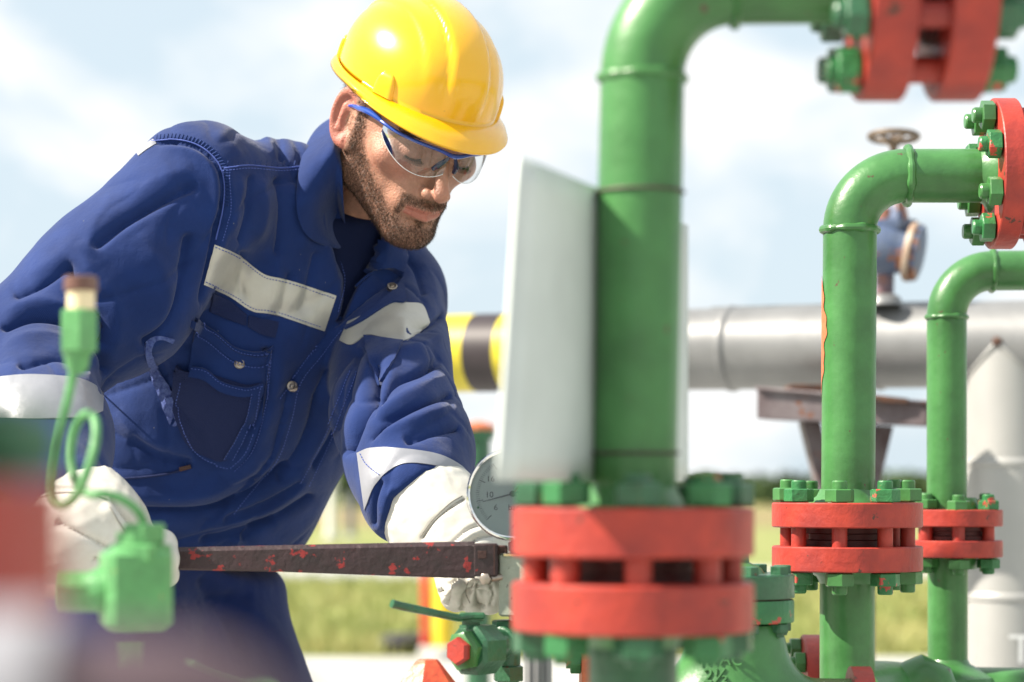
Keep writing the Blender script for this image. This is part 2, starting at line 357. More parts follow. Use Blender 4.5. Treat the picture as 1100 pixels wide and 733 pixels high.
FOLD = [
 ('s', 3.0, .005, [(361, 262), (370, 300), (362, 345)]),
 ('s', 5.0, -.007, [(432, 296), (392, 325), (362, 352), (338, 382), (315, 412), (306, 449), (292, 490), (270, 520), (245, 548), (215, 572)]),
 # near sleeve
 ('c', 7, -.010, [(212, 196), (165, 222), (128, 244), (100, 267)]), ('r', 16, .009, [(208, 178), (160, 200), (110, 235), (92, 275)]),
 ('r', 13, .010, [(85, 262), (98, 292), (122, 320), (126, 352), (114, 392)]), ('c', 7, -.011, [(72, 285), (88, 318), (108, 345), (106, 372)]),
 ('r', 11, .010, [(0, 338), (45, 326), (85, 338), (112, 366)]), ('c', 7, -.011, [(0, 352), (40, 342), (80, 352), (108, 382), (114, 404)]), ('r', 9, .008, [(4, 370), (50, 362), (92, 382), (108, 398)]),
 ('c', 6, -.008, [(20, 392), (60, 384), (96, 398)]), ('r', 15, .008, [(150, 250), (175, 300), (176, 350), (150, 385)]), ('c', 11, -.011, [(205, 250), (198, 300), (180, 345), (150, 372)]),
 ('r', 12, .006, [(30, 300), (60, 282), (86, 254)]), ('c', 9, -.007, [(16, 322), (50, 306), (78, 282)]),
 # armhole
 ('c', 3.4, -.010, [(163, 152), (190, 150), (215, 157), (234, 174), (241, 195), (240, 222), (232, 258), (222, 300), (214, 330)]),
 ('r', 5, .004, [(170, 158), (205, 162), (228, 182), (233, 215), (224, 255)]), ('r', 5, .0045, [(248, 185), (250, 225), (240, 262), (232, 290)]),
 # shoulder and yoke
 ('r', 7, .006, [(278, 134), (288, 152), (297, 170)]), ('c', 5, -.006, [(292, 134), (300, 152), (305, 172)]), ('r', 8, .004, [(232, 140), (252, 158), (262, 170)]), ('c', 6, -.004, [(312, 140), (322, 160), (325, 178)]),
 ('s', 2.4, .003, [(240, 180), (268, 177), (300, 180), (326, 178)]),
 ('r', 6, .006, [(262, 188), (256, 222), (248, 255)]), ('c', 6, -.006, [(272, 188), (268, 225), (258, 262)]), ('r', 6, .005, [(284, 190), (284, 225), (276, 262)]), ('c', 6, -.006, [(300, 190), (302, 230), (296, 275)]), ('r', 7, .005, [(312, 190), (322, 230), (330, 270)]),
 ('c', 9, -.006, [(340, 270), (334, 300), (326, 340)]), ('r', 9, .005, [(300, 270), (292, 320), (276, 352)]),
 ('c', 7, -.006, [(262, 268), (258, 300), (262, 322)]), ('c', 6, -.006, [(312, 292), (306, 318), (300, 340)]),
 # chest below the stripe
 ('r', 12, .007, [(300, 365), (296, 420), (280, 470), (258, 505)]), ('c', 9, -.008, [(286, 372), (284, 420), (268, 460)]),
 ('c', 8, -.008, [(352, 392), (340, 430), (330, 470), (300, 520)]), ('r', 9, .007, [(368, 385), (356, 430), (345, 470), (318, 515)]), ('c', 6, -.007, [(385, 372), (374, 420), (360, 462), (335, 505)]),
 ('r', 8, .006, [(398, 380), (388, 430), (374, 470)]),
 # belly
 ('r', 12, .013, [(118, 524), (170, 533), (225, 528), (268, 505), (300, 472)]), ('c', 8, -.013, [(122, 548), (180, 550), (230, 548), (275, 528), (312, 498)]),
 ('r', 10, .010, [(225, 570), (265, 556), (300, 540), (335, 512)]), ('c', 6, -.010, [(215, 585), (262, 572), (300, 556), (338, 532)]), ('c', 5, -.008, [(240, 560), (285, 542), (325, 518)]),
 ('c', 6, -.009, [(262, 580), (280, 566), (296, 560)]), ('r', 6, .006, [(250, 590), (262, 575), (275, 570)]), ('c', 9, -.007, [(140, 470), (170, 490), (205, 498)]), ('r', 10, .006, [(125, 440), (150, 470), (190, 482)]),
 # far sleeve
 ('c', 9, -.014, [(408, 392), (402, 425), (388, 455), (372, 490)]), ('r', 9, .006, [(424, 372), (420, 400), (412, 430)]),
 ('c', 6, -.010, [(480, 338), (462, 348), (440, 352)]), ('r', 8, .009, [(480, 356), (455, 372), (425, 382)]), ('c', 6, -.012, [(476, 384), (452, 400), (425, 412), (405, 440)]), ('r', 9, .012, [(482, 404), (450, 420), (420, 440), (398, 462)]),
 ('c', 5, -.010, [(486, 424), (455, 436), (425, 452), (398, 475)]), ('r', 9, .012, [(490, 440), (460, 448), (430, 462), (400, 480)]), ('c', 5, -.008, [(494, 462), (465, 466), (435, 474)]),
 ('c', 4, -.007, [(408, 515), (402, 540), (404, 565)]), ('r', 6, .006, [(420, 520), (414, 545), (410, 570)]),
 ('r', 8, .006, [(448, 278), (462, 298), (470, 325)]), ('c', 5, -.006, [(432, 268), (446, 290), (456, 318)]),
]
V = sculpt(V, N, FOLD); V = relax(V, Fc, 1, .4)
def creases(p, f, wd, seed, st=(1, 1, .6)):     # thin sharp lines where a smooth field crosses zero, fading in and out
    n = noise3(p * np.array(st), f, seed); m = np.clip(noise3(p, f * .6, seed + 50) * 4 + .35, 0, 1)
    return m * np.exp(-np.abs(n) / wd), m * np.clip(n / .35, -1, 1)
N = vnormals(V, Fc)
c1, s1 = creases(V, 17, .055, 61); c2, s2_ = creases(V, 34, .085, 67, (1, 1, .8)); c3, s3_ = creases(V, 15, .05, 73, (.6, .8, 1.2))
V = V + N * (-.0042 * c1 + .0022 * s1 - .0022 * c2 + .0012 * s2_ - .0034 * c3 + .0016 * s3_)[:, None]; V = relax(V, Fc, 1, .3)
N = vnormals(V, Fc)
JV, JF, JN = V, Fc, N
def cloth_extra(t, b, cur, src):
    K = t.links.new; tcg = nn(t, 'ShaderNodeNewGeometry')
    w1 = nn(t, 'ShaderNodeTexWave', inp={'Scale': 260, 'Distortion': 2.5, 'Detail': 1}); w1.bands_direction = 'DIAGONAL'; K(src, w1.inputs['Vector'])
    n1 = nn(t, 'ShaderNodeTexNoise', inp={'Scale': 26, 'Detail': 6, 'Roughness': .6}); K(src, n1.inputs['Vector'])
    n0 = nn(t, 'ShaderNodeTexNoise', inp={'Scale': 900, 'Detail': 2}); K(src, n0.inputs['Vector'])
    b1 = nn(t, 'ShaderNodeBump', inp={'Strength': .35, 'Distance': .0003}); b2 = nn(t, 'ShaderNodeBump', inp={'Strength': .45, 'Distance': .005}); b0 = nn(t, 'ShaderNodeBump', inp={'Strength': .5, 'Distance': .0005})
    K(w1.outputs['Fac'], b1.inputs['Height']); K(n1.outputs['Fac'], b2.inputs['Height']); K(n0.outputs['Fac'], b0.inputs['Height'])
    ms = nn(t, 'ShaderNodeMapping'); ms.inputs['Scale'].default_value = (1.3, 1.0, .55); ms.inputs['Rotation'].default_value = (.3, .5, .2); K(src, ms.inputs['Vector'])
    nr = nn(t, 'ShaderNodeTexNoise', noise_type='RIDGED_MULTIFRACTAL', inp={'Scale': 13, 'Detail': 3, 'Roughness': .45, 'Distortion': .6}); K(ms.outputs[0], nr.inputs['Vector'])
    b3 = nn(t, 'ShaderNodeBump', inp={'Strength': .7, 'Distance': .0055}); K(nr.outputs['Fac'], b3.inputs['Height']); K(b3.outputs[0], b2.inputs['Normal'])
    K(b2.outputs[0], b1.inputs['Normal']); K(b1.outputs[0], b0.inputs['Normal']); K(b0.outputs[0], b.inputs['Normal'])
def specks(t, b, cur, src):
    cloth_extra(t, b, cur, src); K = t.links.new
    v = nn(t, 'ShaderNodeTexVoronoi', inp={'Scale': 75, 'Randomness': 1}); K(src, v.inputs['Vector'])
    lt = nn(t, 'ShaderNodeMath', operation='LESS_THAN', inp={1: .045}); K(v.outputs['Distance'], lt.inputs[0])
    gt = nn(t, 'ShaderNodeMath', operation='GREATER_THAN', inp={1: .80}); K(v.outputs['Color'], gt.inputs[0])
    mu = nn(t, 'ShaderNodeMath', operation='MULTIPLY'); K(lt.outputs[0], mu.inputs[0]); K(gt.outputs[0], mu.inputs[1])
    m2 = nn(t, 'ShaderNodeMix', data_type='RGBA'); K(mu.outputs[0], m2.inputs[0]); K(cur, m2.inputs[6]); m2.inputs[7].default_value = (.20, .20, .20, 1); K(m2.outputs[2], b.inputs['Base Color'])
CLOTH = mat('royal_blue_cotton', (.0085, .029, .138), .85, spec=.2, var=.25, vscale=16, sheen=.12, extra=specks)
CLOTH2 = mat('navy_jersey', (.006, .012, .05), .9, spec=.2, extra=cloth_extra)
PANTS = mat('trouser_cotton', (.008, .020, .10), .88, spec=.15, var=.15, vscale=12, sheen=.1, extra=specks)
THREAD = mat('blue_thread', (.06, .10, .36), .8)
VELCRO = mat('hook_tape', (.006, .015, .075), .95, bump=1, bscale=900)
FRAY = mat('frayed_lining', (.10, .14, .34), .95, col2=(.03, .05, .2), vscale=240, bump=1, bscale=500)
REFL = mat('reflective_tape', (.52, .50, .45), .36, metal=.25, var=.12, vscale=30, bump=.5, bscale=60)
REFL2 = mat('grey_reflective_tape', (.30, .31, .35), .4, metal=.25, var=.12, vscale=30, bump=.4, bscale=60)
SNAP = mat('snap_metal', (.34, .29, .25), .35, metal=.9)
def leather_extra(t, b, cur, src):
    K = t.links.new
    nr = nn(t, 'ShaderNodeTexNoise', noise_type='RIDGED_MULTIFRACTAL', inp={'Scale': 34, 'Detail': 4, 'Roughness': .5, 'Distortion': .8}); K(src, nr.inputs['Vector'])
    n0 = nn(t, 'ShaderNodeTexNoise', inp={'Scale': 700, 'Detail': 2}); K(src, n0.inputs['Vector'])
    b1 = nn(t, 'ShaderNodeBump', inp={'Strength': .6, 'Distance': .0022}); b0 = nn(t, 'ShaderNodeBump', inp={'Strength': .4, 'Distance': .0004})
    K(nr.outputs['Fac'], b1.inputs['Height']); K(n0.outputs['Fac'], b0.inputs['Height']); K(b1.outputs[0], b0.inputs['Normal']); K(b0.outputs[0], b.inputs['Normal'])
LEATH = mat('white_leather', (.62, .61, .57), .5, col2=(.50, .48, .43), vscale=22, spec=.4, extra=leather_extra)

# --------------------------------------------------- head space (s = his right side, f = face forward, u = crown)
yaw, pit, rol, HS = R(29.5), R(32), R(5.2), .99
fz = np.array([math.sin(yaw) * math.cos(pit), -math.cos(yaw) * math.cos(pit), -math.sin(pit)])
sz = np.array([-math.cos(yaw), -math.sin(yaw), 0.]); uz = np.cross(fz, -sz)
uz = uz if uz[2] > 0 else -uz
sz, uz = sz * math.cos(rol) + uz * math.sin(rol), uz * math.cos(rol) - sz * math.sin(rol)
HO = P(436.4, 144.6, 2.82)
HM = np.stack([sz, fz, uz])
def to_h(p): return (p - HO) @ HM.T / HS
def fr_h(q): return HO + (np.asarray(q, float) * HS) @ HM
def head_sdf(p):
    q = to_h(p); s = np.abs(q[:, 0]); m = np.stack([s, q[:, 1], q[:, 2]], -1)
    d = ell(m, (0, -.008, .050), (.0775, .097, .088))
    d = smin(d, ell(m, (0, .030, -.010), (.060, .064, .070)), .03)
    d = smin(d, cap_(m, (.050, .008, -.052), (.018, .074, -.086), .017, .016), .030)
    d = smin(d, cap_(m, (0, .040, -.058), (0, .080, -.088), .030, .0185), .022)
    d = smin(d, cap_(m, (.052, .004, -.050), (.056, .000, .0), .016, .018), .02)
    d = smin(d, ell(m, (.047, .060, -.004), (.019, .020, .016)), .016)                      # cheekbone
    d = smin(d, cap_(m, (.045, .080, .036), (.006, .096, .031), .008, .008), .014)          # brow
    d = smax(d, -ell(m, (.032, .099, .013), (.017, .014, .012)), .012)                      # socket
    d = smin(d, sph(m, (.0315, .0785, .012), .0135), .005)                                   # lidded eyeball
    d = smin(d, cap_(m, (0, .092, .026), (0, .119, -.017), .0065, .0085), .010)             # nose
    d = smin(d, sph(m, (0, .121, -.021), .0092), .006)
    d = smin(d, ell(m, (.0125, .108, -.0255), (.0062, .0095, .0068)), .005)
    d = smax(d, -sph(m, (.0070, .114, -.0335), .0038), .002)
    d = smin(d, ell(m, (0, .078, -.046), (.034, .024, .024)), .014)                         # muzzle
    d = smin(d, cap_(m, (.020, .0925, -.0525), (.004, .1035, -.0480), .0035, .0052), .005)  # lips
    d = smin(d, cap_(m, (.018, .0920, -.0565), (0, .1015, -.0600), .0040, .0068), .005)
    d = smax(d, -cap_(m, (.025, .0930, -.0535), (0, .1090, -.0540), .0012, .0014), .0025)
    d = smax(d, -ell(m, (0, .104, -.0705), (.020, .008, .0055)), .006)
    d = smin(d, ell(m, (0, .089, -.086), (.017, .012, .012)), .012)                         # chin
    # ear
    e = np.stack([s - .0765, q[:, 1] + .004, q[:, 2] - .004], -1); a = R(12); ca, sa = math.cos(a), math.sin(a)
    ef = e[:, 1] * ca + e[:, 2] * sa; eu = -e[:, 1] * sa + e[:, 2] * ca; es = e[:, 0] + .45 * ef
    E = np.stack([es, ef, eu], -1)
    rr = np.sqrt((ef / .0165) ** 2 + ((eu - .003) / .030) ** 2)
    rim = np.sqrt(((rr - 1) * .019) ** 2 + (es - .0045) ** 2) - .0040
    rim = np.where((ef > .006) & (eu < .004), .02, rim)
    disc = ell(E, (0, 0, .002), (.0045, .0165, .030)); lobe = ell(E, (.002, .006, -.026), (.0048, .0085, .0095))
    anti = cap_(E, (.004, -.006, -.012), (.003, -.004, .014), .003, .003)
    trag = sph(E, (.003, .0135, -.004), .0042)
    ear = smin(smin(smin(disc, lobe, .005), rim, .0035), smin(anti, trag, .003), .004)
    ear = smax(ear, -ell(E, (.006, .0045, -.002), (.0075, .0085, .0125)), .003)
    d = smin(d, ear, .004)
    return d * HS
def neck_sdf(p): return chain(p, [NB - Tv * .04, NB, fr_h((0, -.012, -.02))], [.050, .053, .050], .02)
# legs
HP1, K1, A1 = P(118, 668, 2.92), P(165, 1010, 2.78), P(70, 1360, 2.98)
HP2, K2, A2 = P(212, 660, 3.10), P(368, 985, 2.96), P(285, 1330, 3.12)
def legs_sdf(p, g=0.):
    a = chain(p, [HP1, K1, A1], [.105 + g, .072 + g, .060 + g], .05); b = chain(p, [HP2, K2, A2], [.105 + g, .072 + g, .060 + g], .05)
    d = smin(a, b, .03)
    hip = torso(p, hi=ST[2, 2]) - g - .004
    return smin(d, hip, .04)
def body_sdf(p):
    d = smin(head_sdf(p), neck_sdf(p), .018)
    b = smin(torso(p, hi=ST[-3, 2]) + .028, legs_sdf(p, -.022), .03)
    a1, a2 = arms(p, -.024); b = smin(b, np.minimum(a1, a2), .02)
    return smin(d, b, .015)
def multi(lo, hi, a, b, fine, coarse):
    return np.concatenate([np.arange(lo, a, coarse), np.arange(a, b, fine), np.arange(b, hi, coarse)])
hc = HO
bx_ = multi(-.70, .06, hc[0] - .13, hc[0] + .15, .0016, .012); by_ = multi(2.2, 3.35, hc[1] - .17, hc[1] + .16, .0016, .012); bz_ = multi(.08, 1.62, hc[2] - .16, hc[2] + .17, .0016, .012)
BV_, BF_ = polygonise(body_sdf, bx_, by_, bz_)
BV_ = relax(BV_, BF_, 1, .45)
q = to_h(BV_); s_ = np.abs(q[:, 0]); f_ = q[:, 1]; u_ = q[:, 2]
def sstep(a, b, x): t = np.clip((x - a) / (b - a), 0, 1); return t * t * (3 - 2 * t)
jawline = -.012 - .055 * sstep(.02, .085, f_)          # upper limit of the beard
beard = sstep(.012, -.010, u_ - jawline) * sstep(-.018, .004, f_)
side = sstep(.040, .055, s_) * sstep(.020, .008, np.abs(f_ - .012)) * sstep(-.03, -.02, u_) * sstep(.075, .05, u_)
mous = sstep(.004, .0, np.abs(u_ + .0415) - .0035) * sstep(.088, .094, f_ + s_ * .35) * (s_ < .026)
mous = np.maximum(mous, sstep(.005, .001, np.abs(s_ - .028)) * sstep(.006, .0, np.abs(u_ + .055) - .016) * (f_ > .06))
lipm = (sstep(.0030, .0, np.abs(u_ + .0545) - .0050) * (s_ < .0235) * sstep(.088, .092, f_ + s_ * .3))
soul = sstep(.010, .004, s_) * sstep(.004, .0, np.abs(u_ + .070) - .005) * (f_ > .085)
beard = np.clip(np.maximum(np.maximum(beard, side), np.maximum(mous, soul)), 0, 1)
clean = sstep(.012, .006, np.abs(s_ - .013)) * sstep(.003, .0, np.abs(u_ + .071) - .002) * (f_ > .08) * .5
beard = beard * (1 - lipm) * (1 - clean) * sstep(-.125, -.098, u_ + .25 * (f_ < .03) * (-.02))
beard = beard * (1 - sstep(.074, .078, s_) * (u_ > -.03))
scalp = sstep(.03, .045, u_ - .6 * np.clip(f_, 0, 1) + .4 * np.clip(-f_ - .02, 0, 1)) * (f_ < .035) + (f_ < -.022) * sstep(-.06, -.04, u_)
scalp = np.clip(scalp, 0, 1) * (1 - (s_ > .079))
brow = sstep(.0042, .001, np.abs(u_ - .0365 + .004 * sstep(.02, .05, s_)) - .0015) * sstep(.006, .010, s_) * sstep(.056, .048, s_) * (f_ > .07)
redn = np.clip((s_ > .079) * .6 + lipm * .6 + sstep(.02, .0, np.hypot(s_, np.hypot(f_ - .12, u_ + .02))) * .3 + sstep(.03, .01, np.hypot(s_ - .045, u_ + .008)) * (f_ > .04) * .25, 0, 1)  # ear term paints sunlight glowing through it; lips, nose and cheeks are own redness
def skin_extra(t, b, cur, src):
    K = t.links.new
    at = nn(t, 'ShaderNodeAttribute', attribute_name='tone'); sep = nn(t, 'ShaderNodeSeparateColor'); K(at.outputs['Color'], sep.inputs[0])
    m1 = nn(t, 'ShaderNodeMix', data_type='RGBA'); K(sep.outputs[1], m1.inputs[0]); K(cur, m1.inputs[6]); m1.inputs[7].default_value = (.42, .11, .085, 1)
    n = nn(t, 'ShaderNodeTexNoise', inp={'Scale': 520, 'Detail': 2}); K(src, n.inputs['Vector'])
    mr = nn(t, 'ShaderNodeMapRange', inp={1: .35, 2: .65, 3: .30, 4: .85}); K(n.outputs['Fac'], mr.inputs[0])
    mu = nn(t, 'ShaderNodeMath', operation='MULTIPLY'); K(mr.outputs[0], mu.inputs[0]); K(sep.outputs[0], mu.inputs[1])
    m2 = nn(t, 'ShaderNodeMix', data_type='RGBA'); K(mu.outputs[0], m2.inputs[0]); K(m1.outputs[2], m2.inputs[6]); m2.inputs[7].default_value = (.085, .04, .022, 1)
    K(m2.outputs[2], b.inputs['Base Color'])
SKIN = mat('skin', (.50, .255, .175), .46, spec=.45, var=.25, vscale=90, bump=.9, bscale=420, sss=.18, extra=skin_extra)
HAIR = mat('dark_brown_hair', (.045, .022, .012), .5, spec=.4)
person = np_mesh('person', BV_, BF_, SKIN)
meta(person, 'bearded man in yellow hard hat, clear glasses and blue overalls bending over the pipework', 'person')
ca_ = person.data.color_attributes.new('tone', 'FLOAT_COLOR', 'POINT')
cc = np.ones((len(BV_), 4), np.float32); cc[:, 0] = np.maximum(np.maximum(beard, scalp), brow * .9); cc[:, 1] = redn; cc[:, 2] = 0
ca_.data.foreach_set('color', cc.ravel())
# hair: thousands of fine tapered blades
def hairs(name, wgt, n, length, wid, dirf, seed, curl=.3):
    r = np.random.default_rng(seed); tri = BF_; c = BV_[tri].mean(1); fw = wgt[tri].mean(1)
    ar = .5 * np.linalg.norm(np.cross(BV_[tri[:, 2]] - BV_[tri[:, 0]], BV_[tri[:, 3]] - BV_[tri[:, 1]]), axis=1) * fw ** 1.5
    ar[(np.linalg.norm(c - HO, axis=1) > .2)] = 0
    I = r.choice(len(tri), n, p=ar / ar.sum()); a, b = r.random((2, n, 1))
    v = BV_[tri[I]]; root = (v[:, 0] * (1 - a) + v[:, 1] * a) * (1 - b) + (v[:, 3] * (1 - a) + v[:, 2] * a) * b
    BN = vnormals(BV_, BF_)[tri[I, 0]]
    d = dirf(to_h(root)) @ HM; d = d - BN * (d * BN).sum(1, keepdims=True); d /= np.linalg.norm(d, axis=1, keepdims=True) + 1e-9
    d = d + r.normal(size=(n, 3)) * curl; d += BN * .35; d /= np.linalg.norm(d, axis=1, keepdims=True)
    Lh = length * (.6 + .7 * r.random((n, 1))); wv = np.cross(d, r.normal(size=(n, 3))); wv /= np.linalg.norm(wv, axis=1, keepdims=True); wv *= wid / 2
    d2 = d - BN * .35; d2 /= np.linalg.norm(d2, axis=1, keepdims=True)
    m = root + d * Lh * .5; tip = m + d2 * Lh * .5 ; root = root - BN * .0006
    Vh = np.stack([root - wv, root + wv, m + wv * .9, m - wv * .9, tip], 1).reshape(-1, 3); k = np.arange(n)[:, None] * 5
    Fh = [tuple(x) for x in (k + [0, 1, 2, 3])] + [tuple(x) for x in (k + [3, 2, 4])]
    return np_mesh(name, Vh, Fh, HAIR, person, smooth=False)
hairs('beard', beard, 21000, .0052, .00030, lambda q: np.stack([np.sign(q[:, 0]) * .1, .15 - 0 * q[:, 0], -1 + 0 * q[:, 0]], -1), 1)
hairs('hair', np.clip(scalp, 0, 1) , 9000, .017, .0005, lambda q: np.stack([0 * q[:, 0], -.8 + 0 * q[:, 0], -.7 + 0 * q[:, 0]], -1), 2, .22)
hairs('eyebrow', brow * (q[:, 0] > 0), 500, .008, .0004, lambda q: np.stack([np.sign(q[:, 0]), -.3 + 0 * q[:, 0], .25 + 0 * q[:, 0]], -1), 3, .2)
hairs('eyebrow', brow * (q[:, 0] < 0), 500, .008, .0004, lambda q: np.stack([np.sign(q[:, 0]), -.3 + 0 * q[:, 0], .25 + 0 * q[:, 0]], -1), 4, .2)
# eyelashes: dark arc on the lowered lid of each eye
for sg in (1, -1):
    lash = MB(); arc = [fr_h((sg * (.0315 + .0135 * math.sin(a) * .98), .0785 + .0137 * math.cos(a) * .93, .0065 - .0022 * math.cos(a * 1.3))) for a in np.linspace(-1.0, 1.05, 14)]
    lash.tube(arc, [.0004] + [.0013] * 12 + [.0004], n=6)
    for a in np.linspace(-.9, 1.0, 26):
        b0 = np.array((sg * (.0315 + .0135 * math.sin(a) * .98), .0785 + .0137 * math.cos(a) * .93, .0062 - .0022 * math.cos(a * 1.3)))
        lash.tube([fr_h(b0), fr_h(b0 + (sg * .002 * math.sin(a), .0045 * math.cos(a), -.003)), fr_h(b0 + (sg * .004 * math.sin(a), .008 * math.cos(a), -.003))], [.0003, .0002, .0001], n=4)
    lash.build('eyelashes', HAIR, person)

# ------------------------------------------------------------------ jacket and everything sewn on it
jacket = np_mesh('jacket', JV, JF, CLOTH, person)
JB = bvh_of(JV, JF)
def surf_patch(name, top, bot, m, n=40, k=8, h=.0012, parent=None, bv=None, lift=0., wob=0, **kw):
    """a strip sewn on cloth between two lines, following the cloth, with its own thickness"""
    bv = bv or JB
    def rs(p, n):
        p = np.array(smoothline(p, 8) if len(p) > 2 else p, float); L_ = np.r_[0, np.cumsum(np.linalg.norm(np.diff(p, axis=0), axis=1))]
        t = np.linspace(0, L_[-1], n); return np.stack([np.interp(t, L_, p[:, 0]), np.interp(t, L_, p[:, 1])], -1)
    A, B = rs(top, n), rs(bot, n); g = np.zeros((n, k, 3)); gn = np.zeros((n, k, 3)); ok = np.zeros((n, k), bool)
    for i in range(n):
        for j in range(k):
            x = A[i] + (B[i] - A[i]) * j / (k - 1); hp, hn = ray(bv, *x)
            if hp is not None: g[i, j] = hp; gn[i, j] = hn; ok[i, j] = True
    # fill misses from neighbours
    if not ok.all():
        idx = np.argwhere(ok)
        for i, j in np.argwhere(~ok):
            a = idx[np.argmin(((idx - [i, j]) ** 2).sum(1))]; x = A[i] + (B[i] - A[i]) * j / (k - 1)
            g[i, j] = P(x[0], x[1], g[a[0], a[1]][1] + .012 * np.hypot(*(a - [i, j])) * .2); gn[i, j] = gn[a[0], a[1]]
    for _ in range(2):      # soften
        gg = g.copy(); gg[1:-1] = .5 * g[1:-1] + .25 * (g[:-2] + g[2:]); g = gg
    W = (np.sin(np.arange(n)[:, None] * .9) + np.sin(np.arange(n)[:, None] * .37 + 1)) * wob if wob else 0
    up = g + gn * (h + lift + W)[..., None] if wob else g + gn * (h + lift)
    dn = g - gn * .002
    V = np.concatenate([up.reshape(-1, 3), dn.reshape(-1, 3)]); o = n * k; Fc = []
    for i in range(n - 1):
        for j in range(k - 1):
            a = i * k + j; Fc.append((a, a + 1, a + k + 1, a + k)); Fc.append((o + a, o + a + k, o + a + k + 1, o + a + 1))
    for i in range(n - 1):
        for j in (0, k - 1): a = i * k + j; Fc.append((a, a + k, o + a + k, o + a) if j == 0 else (a, o + a, o + a + k, a + k))
    for j in range(k - 1):
        for i in (0, n - 1): a = i * k + j; Fc.append((a, o + a, o + a + 1, a + 1) if i == 0 else (a, a + 1, o + a + 1, o + a))
    return np_mesh(name, V, Fc, m, parent or jacket, sharp=50, **kw)
def seam(mb, pts, r=.0006, dash=0, bv=None, lift=.0006):
    bv = bv or JB; p = np.array(smoothline(pts, 10) if len(pts) > 2 else pts, float)
    L_ = np.r_[0, np.cumsum(np.linalg.norm(np.diff(p, axis=0), axis=1))]; t = np.arange(0, L_[-1], 1.6 if dash else 2.5)
    if len(t) < 3: t = np.linspace(0, L_[-1], 3)
    q = []
    for x in t:
        hp, hn = ray(bv, np.interp(x, L_, p[:, 0]), np.interp(x, L_, p[:, 1]))
        q.append(None if hp is None else hp + hn * lift)
    if dash:
        for i in range(0, len(q) - 1, 2):
            if q[i] is not None and q[i + 1] is not None: mb.tube([q[i], q[i + 1]], r, n=5)
    else:
        run = []
        for x in q + [None]:
            if x is None or (run and np.linalg.norm(x - run[-1]) > .02):
                if len(run) > 1: mb.tube(run, r, n=6)
                run = [] if x is None else [x]
            else: run.append(x)
surf_patch('reflective_stripe', [(231, 263), (256, 274), (282, 294), (300, 299), (319, 304), (361, 318)], [(219, 306), (245, 318), (270, 334), (290, 337), (310, 343), (348, 356)], REFL, 60, 10)
surf_patch('reflective_stripe', [(374, 346), (400, 335), (423, 326), (440, 326), (454, 328), (461, 346)], [(365, 366), (378, 371), (394, 360), (415, 364), (436, 366), (458, 352)], REFL, 40, 10)
surf_patch('reflective_stripe', [(384, 487), (401, 481), (439, 483), (473, 489), (497, 502), (504, 512)], [(392, 548), (405, 518), (431, 499), (465, 500), (490, 508), (502, 518)], REFL2, 44, 10)
surf_patch('reflective_stripe', [(-16, 408), (12, 404), (40, 403), (80, 406), (100, 413), (111, 422)], [(-16, 448), (12, 449), (40, 450), (80, 449), (100, 446), (110, 442)], REFL2, 44, 10)
surf_patch('reflective_stripe', [(146, 163), (155, 156), (165, 150)], [(149, 168), (158, 161), (168, 155)], REFL2, 14, 6)
for l in ([(232, 266), (256, 277), (282, 297), (300, 302), (319, 307), (359, 321)], [(221, 303), (246, 315), (271, 331), (290, 334), (310, 340), (346, 352)], [(240, 184), (268, 181), (300, 184), (326, 182)],
          [(246, 182), (248, 225), (238, 262)], [(388, 488), (395, 500), (410, 512)], [(368, 356), (345, 382), (322, 412), (313, 449), (299, 490), (276, 522), (250, 552)], [(364, 262), (375, 300), (368, 338)], [(361, 268), (369, 300), (362, 336)],
          [(340, 372), (300, 428)], [(394, 372), (402, 400), (409, 414)], [(376, 400), (352, 460), (322, 520)], [(384, 400), (360, 462), (330, 524)], [(292, 380), (287, 430), (272, 482), (250, 508)]):
    th = MB(); seam(th, l, .00055, dash=1, lift=.0018); th.v and th.build('stitching', THREAD, jacket, kind='stuff')
for l in ([(241, 181), (268, 178), (300, 181), (326, 179)], [(163, 152), (190, 150), (215, 157), (234, 174), (241, 195), (240, 222), (232, 258)]):
    th = MB(); seam(th, l, .0009); th.build('seam', THREAD, jacket)
pts_ = smoothline([(163, 152), (190, 150), (215, 157), (234, 174), (241, 195), (240, 222)], 7); tk = MB()
for i in range(0, len(pts_) - 1):
    a = np.array(pts_[i]); d_ = pts_[i + 1] - a; d_ = d_ / (np.hypot(*d_) + 1e-9); nn_ = np.array([-d_[1], d_[0]]) * (1 if i else 1)
    seam(tk, [tuple(a - nn_ * 1 + d_ * 1), tuple(a - nn_ * 8 + d_ * 3)], .0013, lift=-.0002)
for x in range(244, 326, 6): seam(tk, [(x, 178), (x + 2, 171)], .0011, lift=-.0002)
tk.build('seam_puckers', CLOTH, jacket, kind='stuff')
